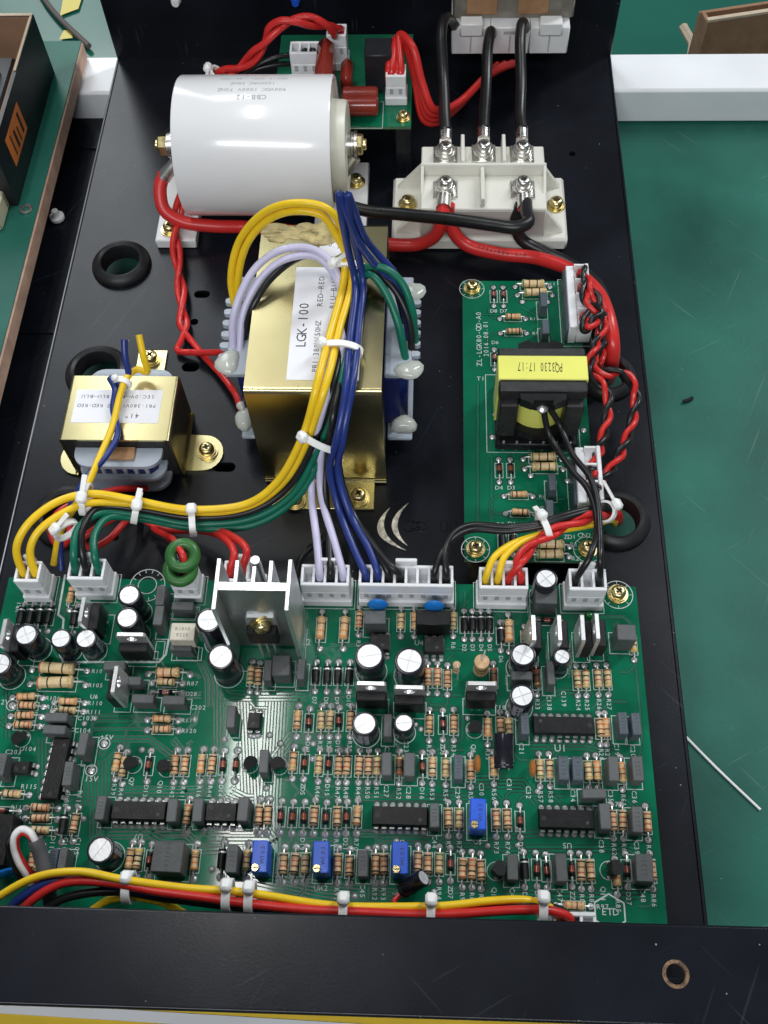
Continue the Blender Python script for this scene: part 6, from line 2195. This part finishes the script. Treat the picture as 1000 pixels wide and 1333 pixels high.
c = wire('cable', 'grey sheathed cable end standing up from the front bundle at left', [(46, 1093, 27), (52, 1110, 25), (58, 1134, 23), (63, 1160, 20), (68, 1190, 14)], 2.3, 'w_grey', None, cat='cable')
wire('wire', 'white wire looping out of the grey cable end', [(46, 1094, 28), (40, 1083, 29.5), (28, 1079, 29), (18, 1088, 28), (17, 1105, 26), (25, 1125, 24), (36, 1140, 21), (46, 1165, 15)], 1.05, 'w_white')
wire('wire', 'red wire looping inside the white one from grey cable end', [(45, 1095, 27), (38, 1087, 28), (29, 1084, 28), (22.5, 1092, 27), (23, 1108, 25), (31, 1124, 23), (42, 1140, 20), (50, 1165, 14)], 1.0, 'w_red')
wire('wire', 'black wire looping outside the white one near the left edge', [(44, 1092, 25), (34, 1084, 27), (20, 1084, 26), (11, 1096, 25), (13, 1112, 23), (20, 1130, 21), (30, 1150, 18)], 1.0, 'w_black')

# ---- ties
tie('white cable tie high on the transformer top below the blue loop', (457, 352, 66), (449, 400, 64), 6.2, 4.0, 40, 7)
tie('white cable tie across the bundle in the middle of the LGK-100 label', (445, 456, 64), (436, 500, 63.8), 6.6, 3.6, 35, 0)
tie('white cable tie where the bundle drops over the transformer front edge', (417, 574, 50), (402, 612, 42), 6.8, 4.6, 60, 0)
tie('white cable tie on the harness below the small transformer left corner', (112, 650, 34), (150, 654, 33), 5.2, 4.2, 70, 6)
tie('white cable tie on the harness right of the small transformer blue winding', (178, 661, 30), (215, 668, 27), 5.2, 4.2, 75, 4)
tie('white cable tie on the harness nearest the red heatsink wires', (251, 677, 24), (285, 675, 23), 5.4, 4.2, 285 if False else 100, 0)
tie('white cable tie on the green wires above the three pin connector', (86, 690, 31), (102, 712, 31), 4.0, 3.2, 60, 5)
tie('small clear cable tie round the knotted leads on the small transformer', (160, 499, 30.5), (154, 516, 30), 2.6, 2.4, 60, 0, 2.0, 0.6)
tie('white cable tie on the wire bundle over the lower driver board', (708, 688, 27), (738, 678, 27), 4.4, 3.6, 120, 4)
tie('white cable tie at the right grommet holding the bundle end', (788, 666, 22.5), (798, 668, 17), 3.2, 3.2, 80, 8)
tie('white cable tie behind the top left of the white capacitor', zat(282, 96, 394), zat(262, 118, 394), 2.9, 2.9, 90, 5)
for (x, y, lbl) in ((168, 1155, 'white cable tie on the front bundle nearest the left end'), (297, 1165, 'white cable tie on the front bundle left of the first blue trimmer screw'),
                    (326, 1168, 'white cable tie on the front bundle below the leftmost blue trimmer'), (448, 1182, 'white cable tie on the front bundle right of the VR2 trimmer'),
                    (561, 1184, 'white cable tie on the front bundle beside the leaning small capacitor'), (706, 1181, 'white cable tie on the front bundle near the ETD logo')):
    tie(lbl, (x, y, 22), (x + 40, y + 2, 22), 4.0, 3.6, 110, 0, 2.6, 0.82)
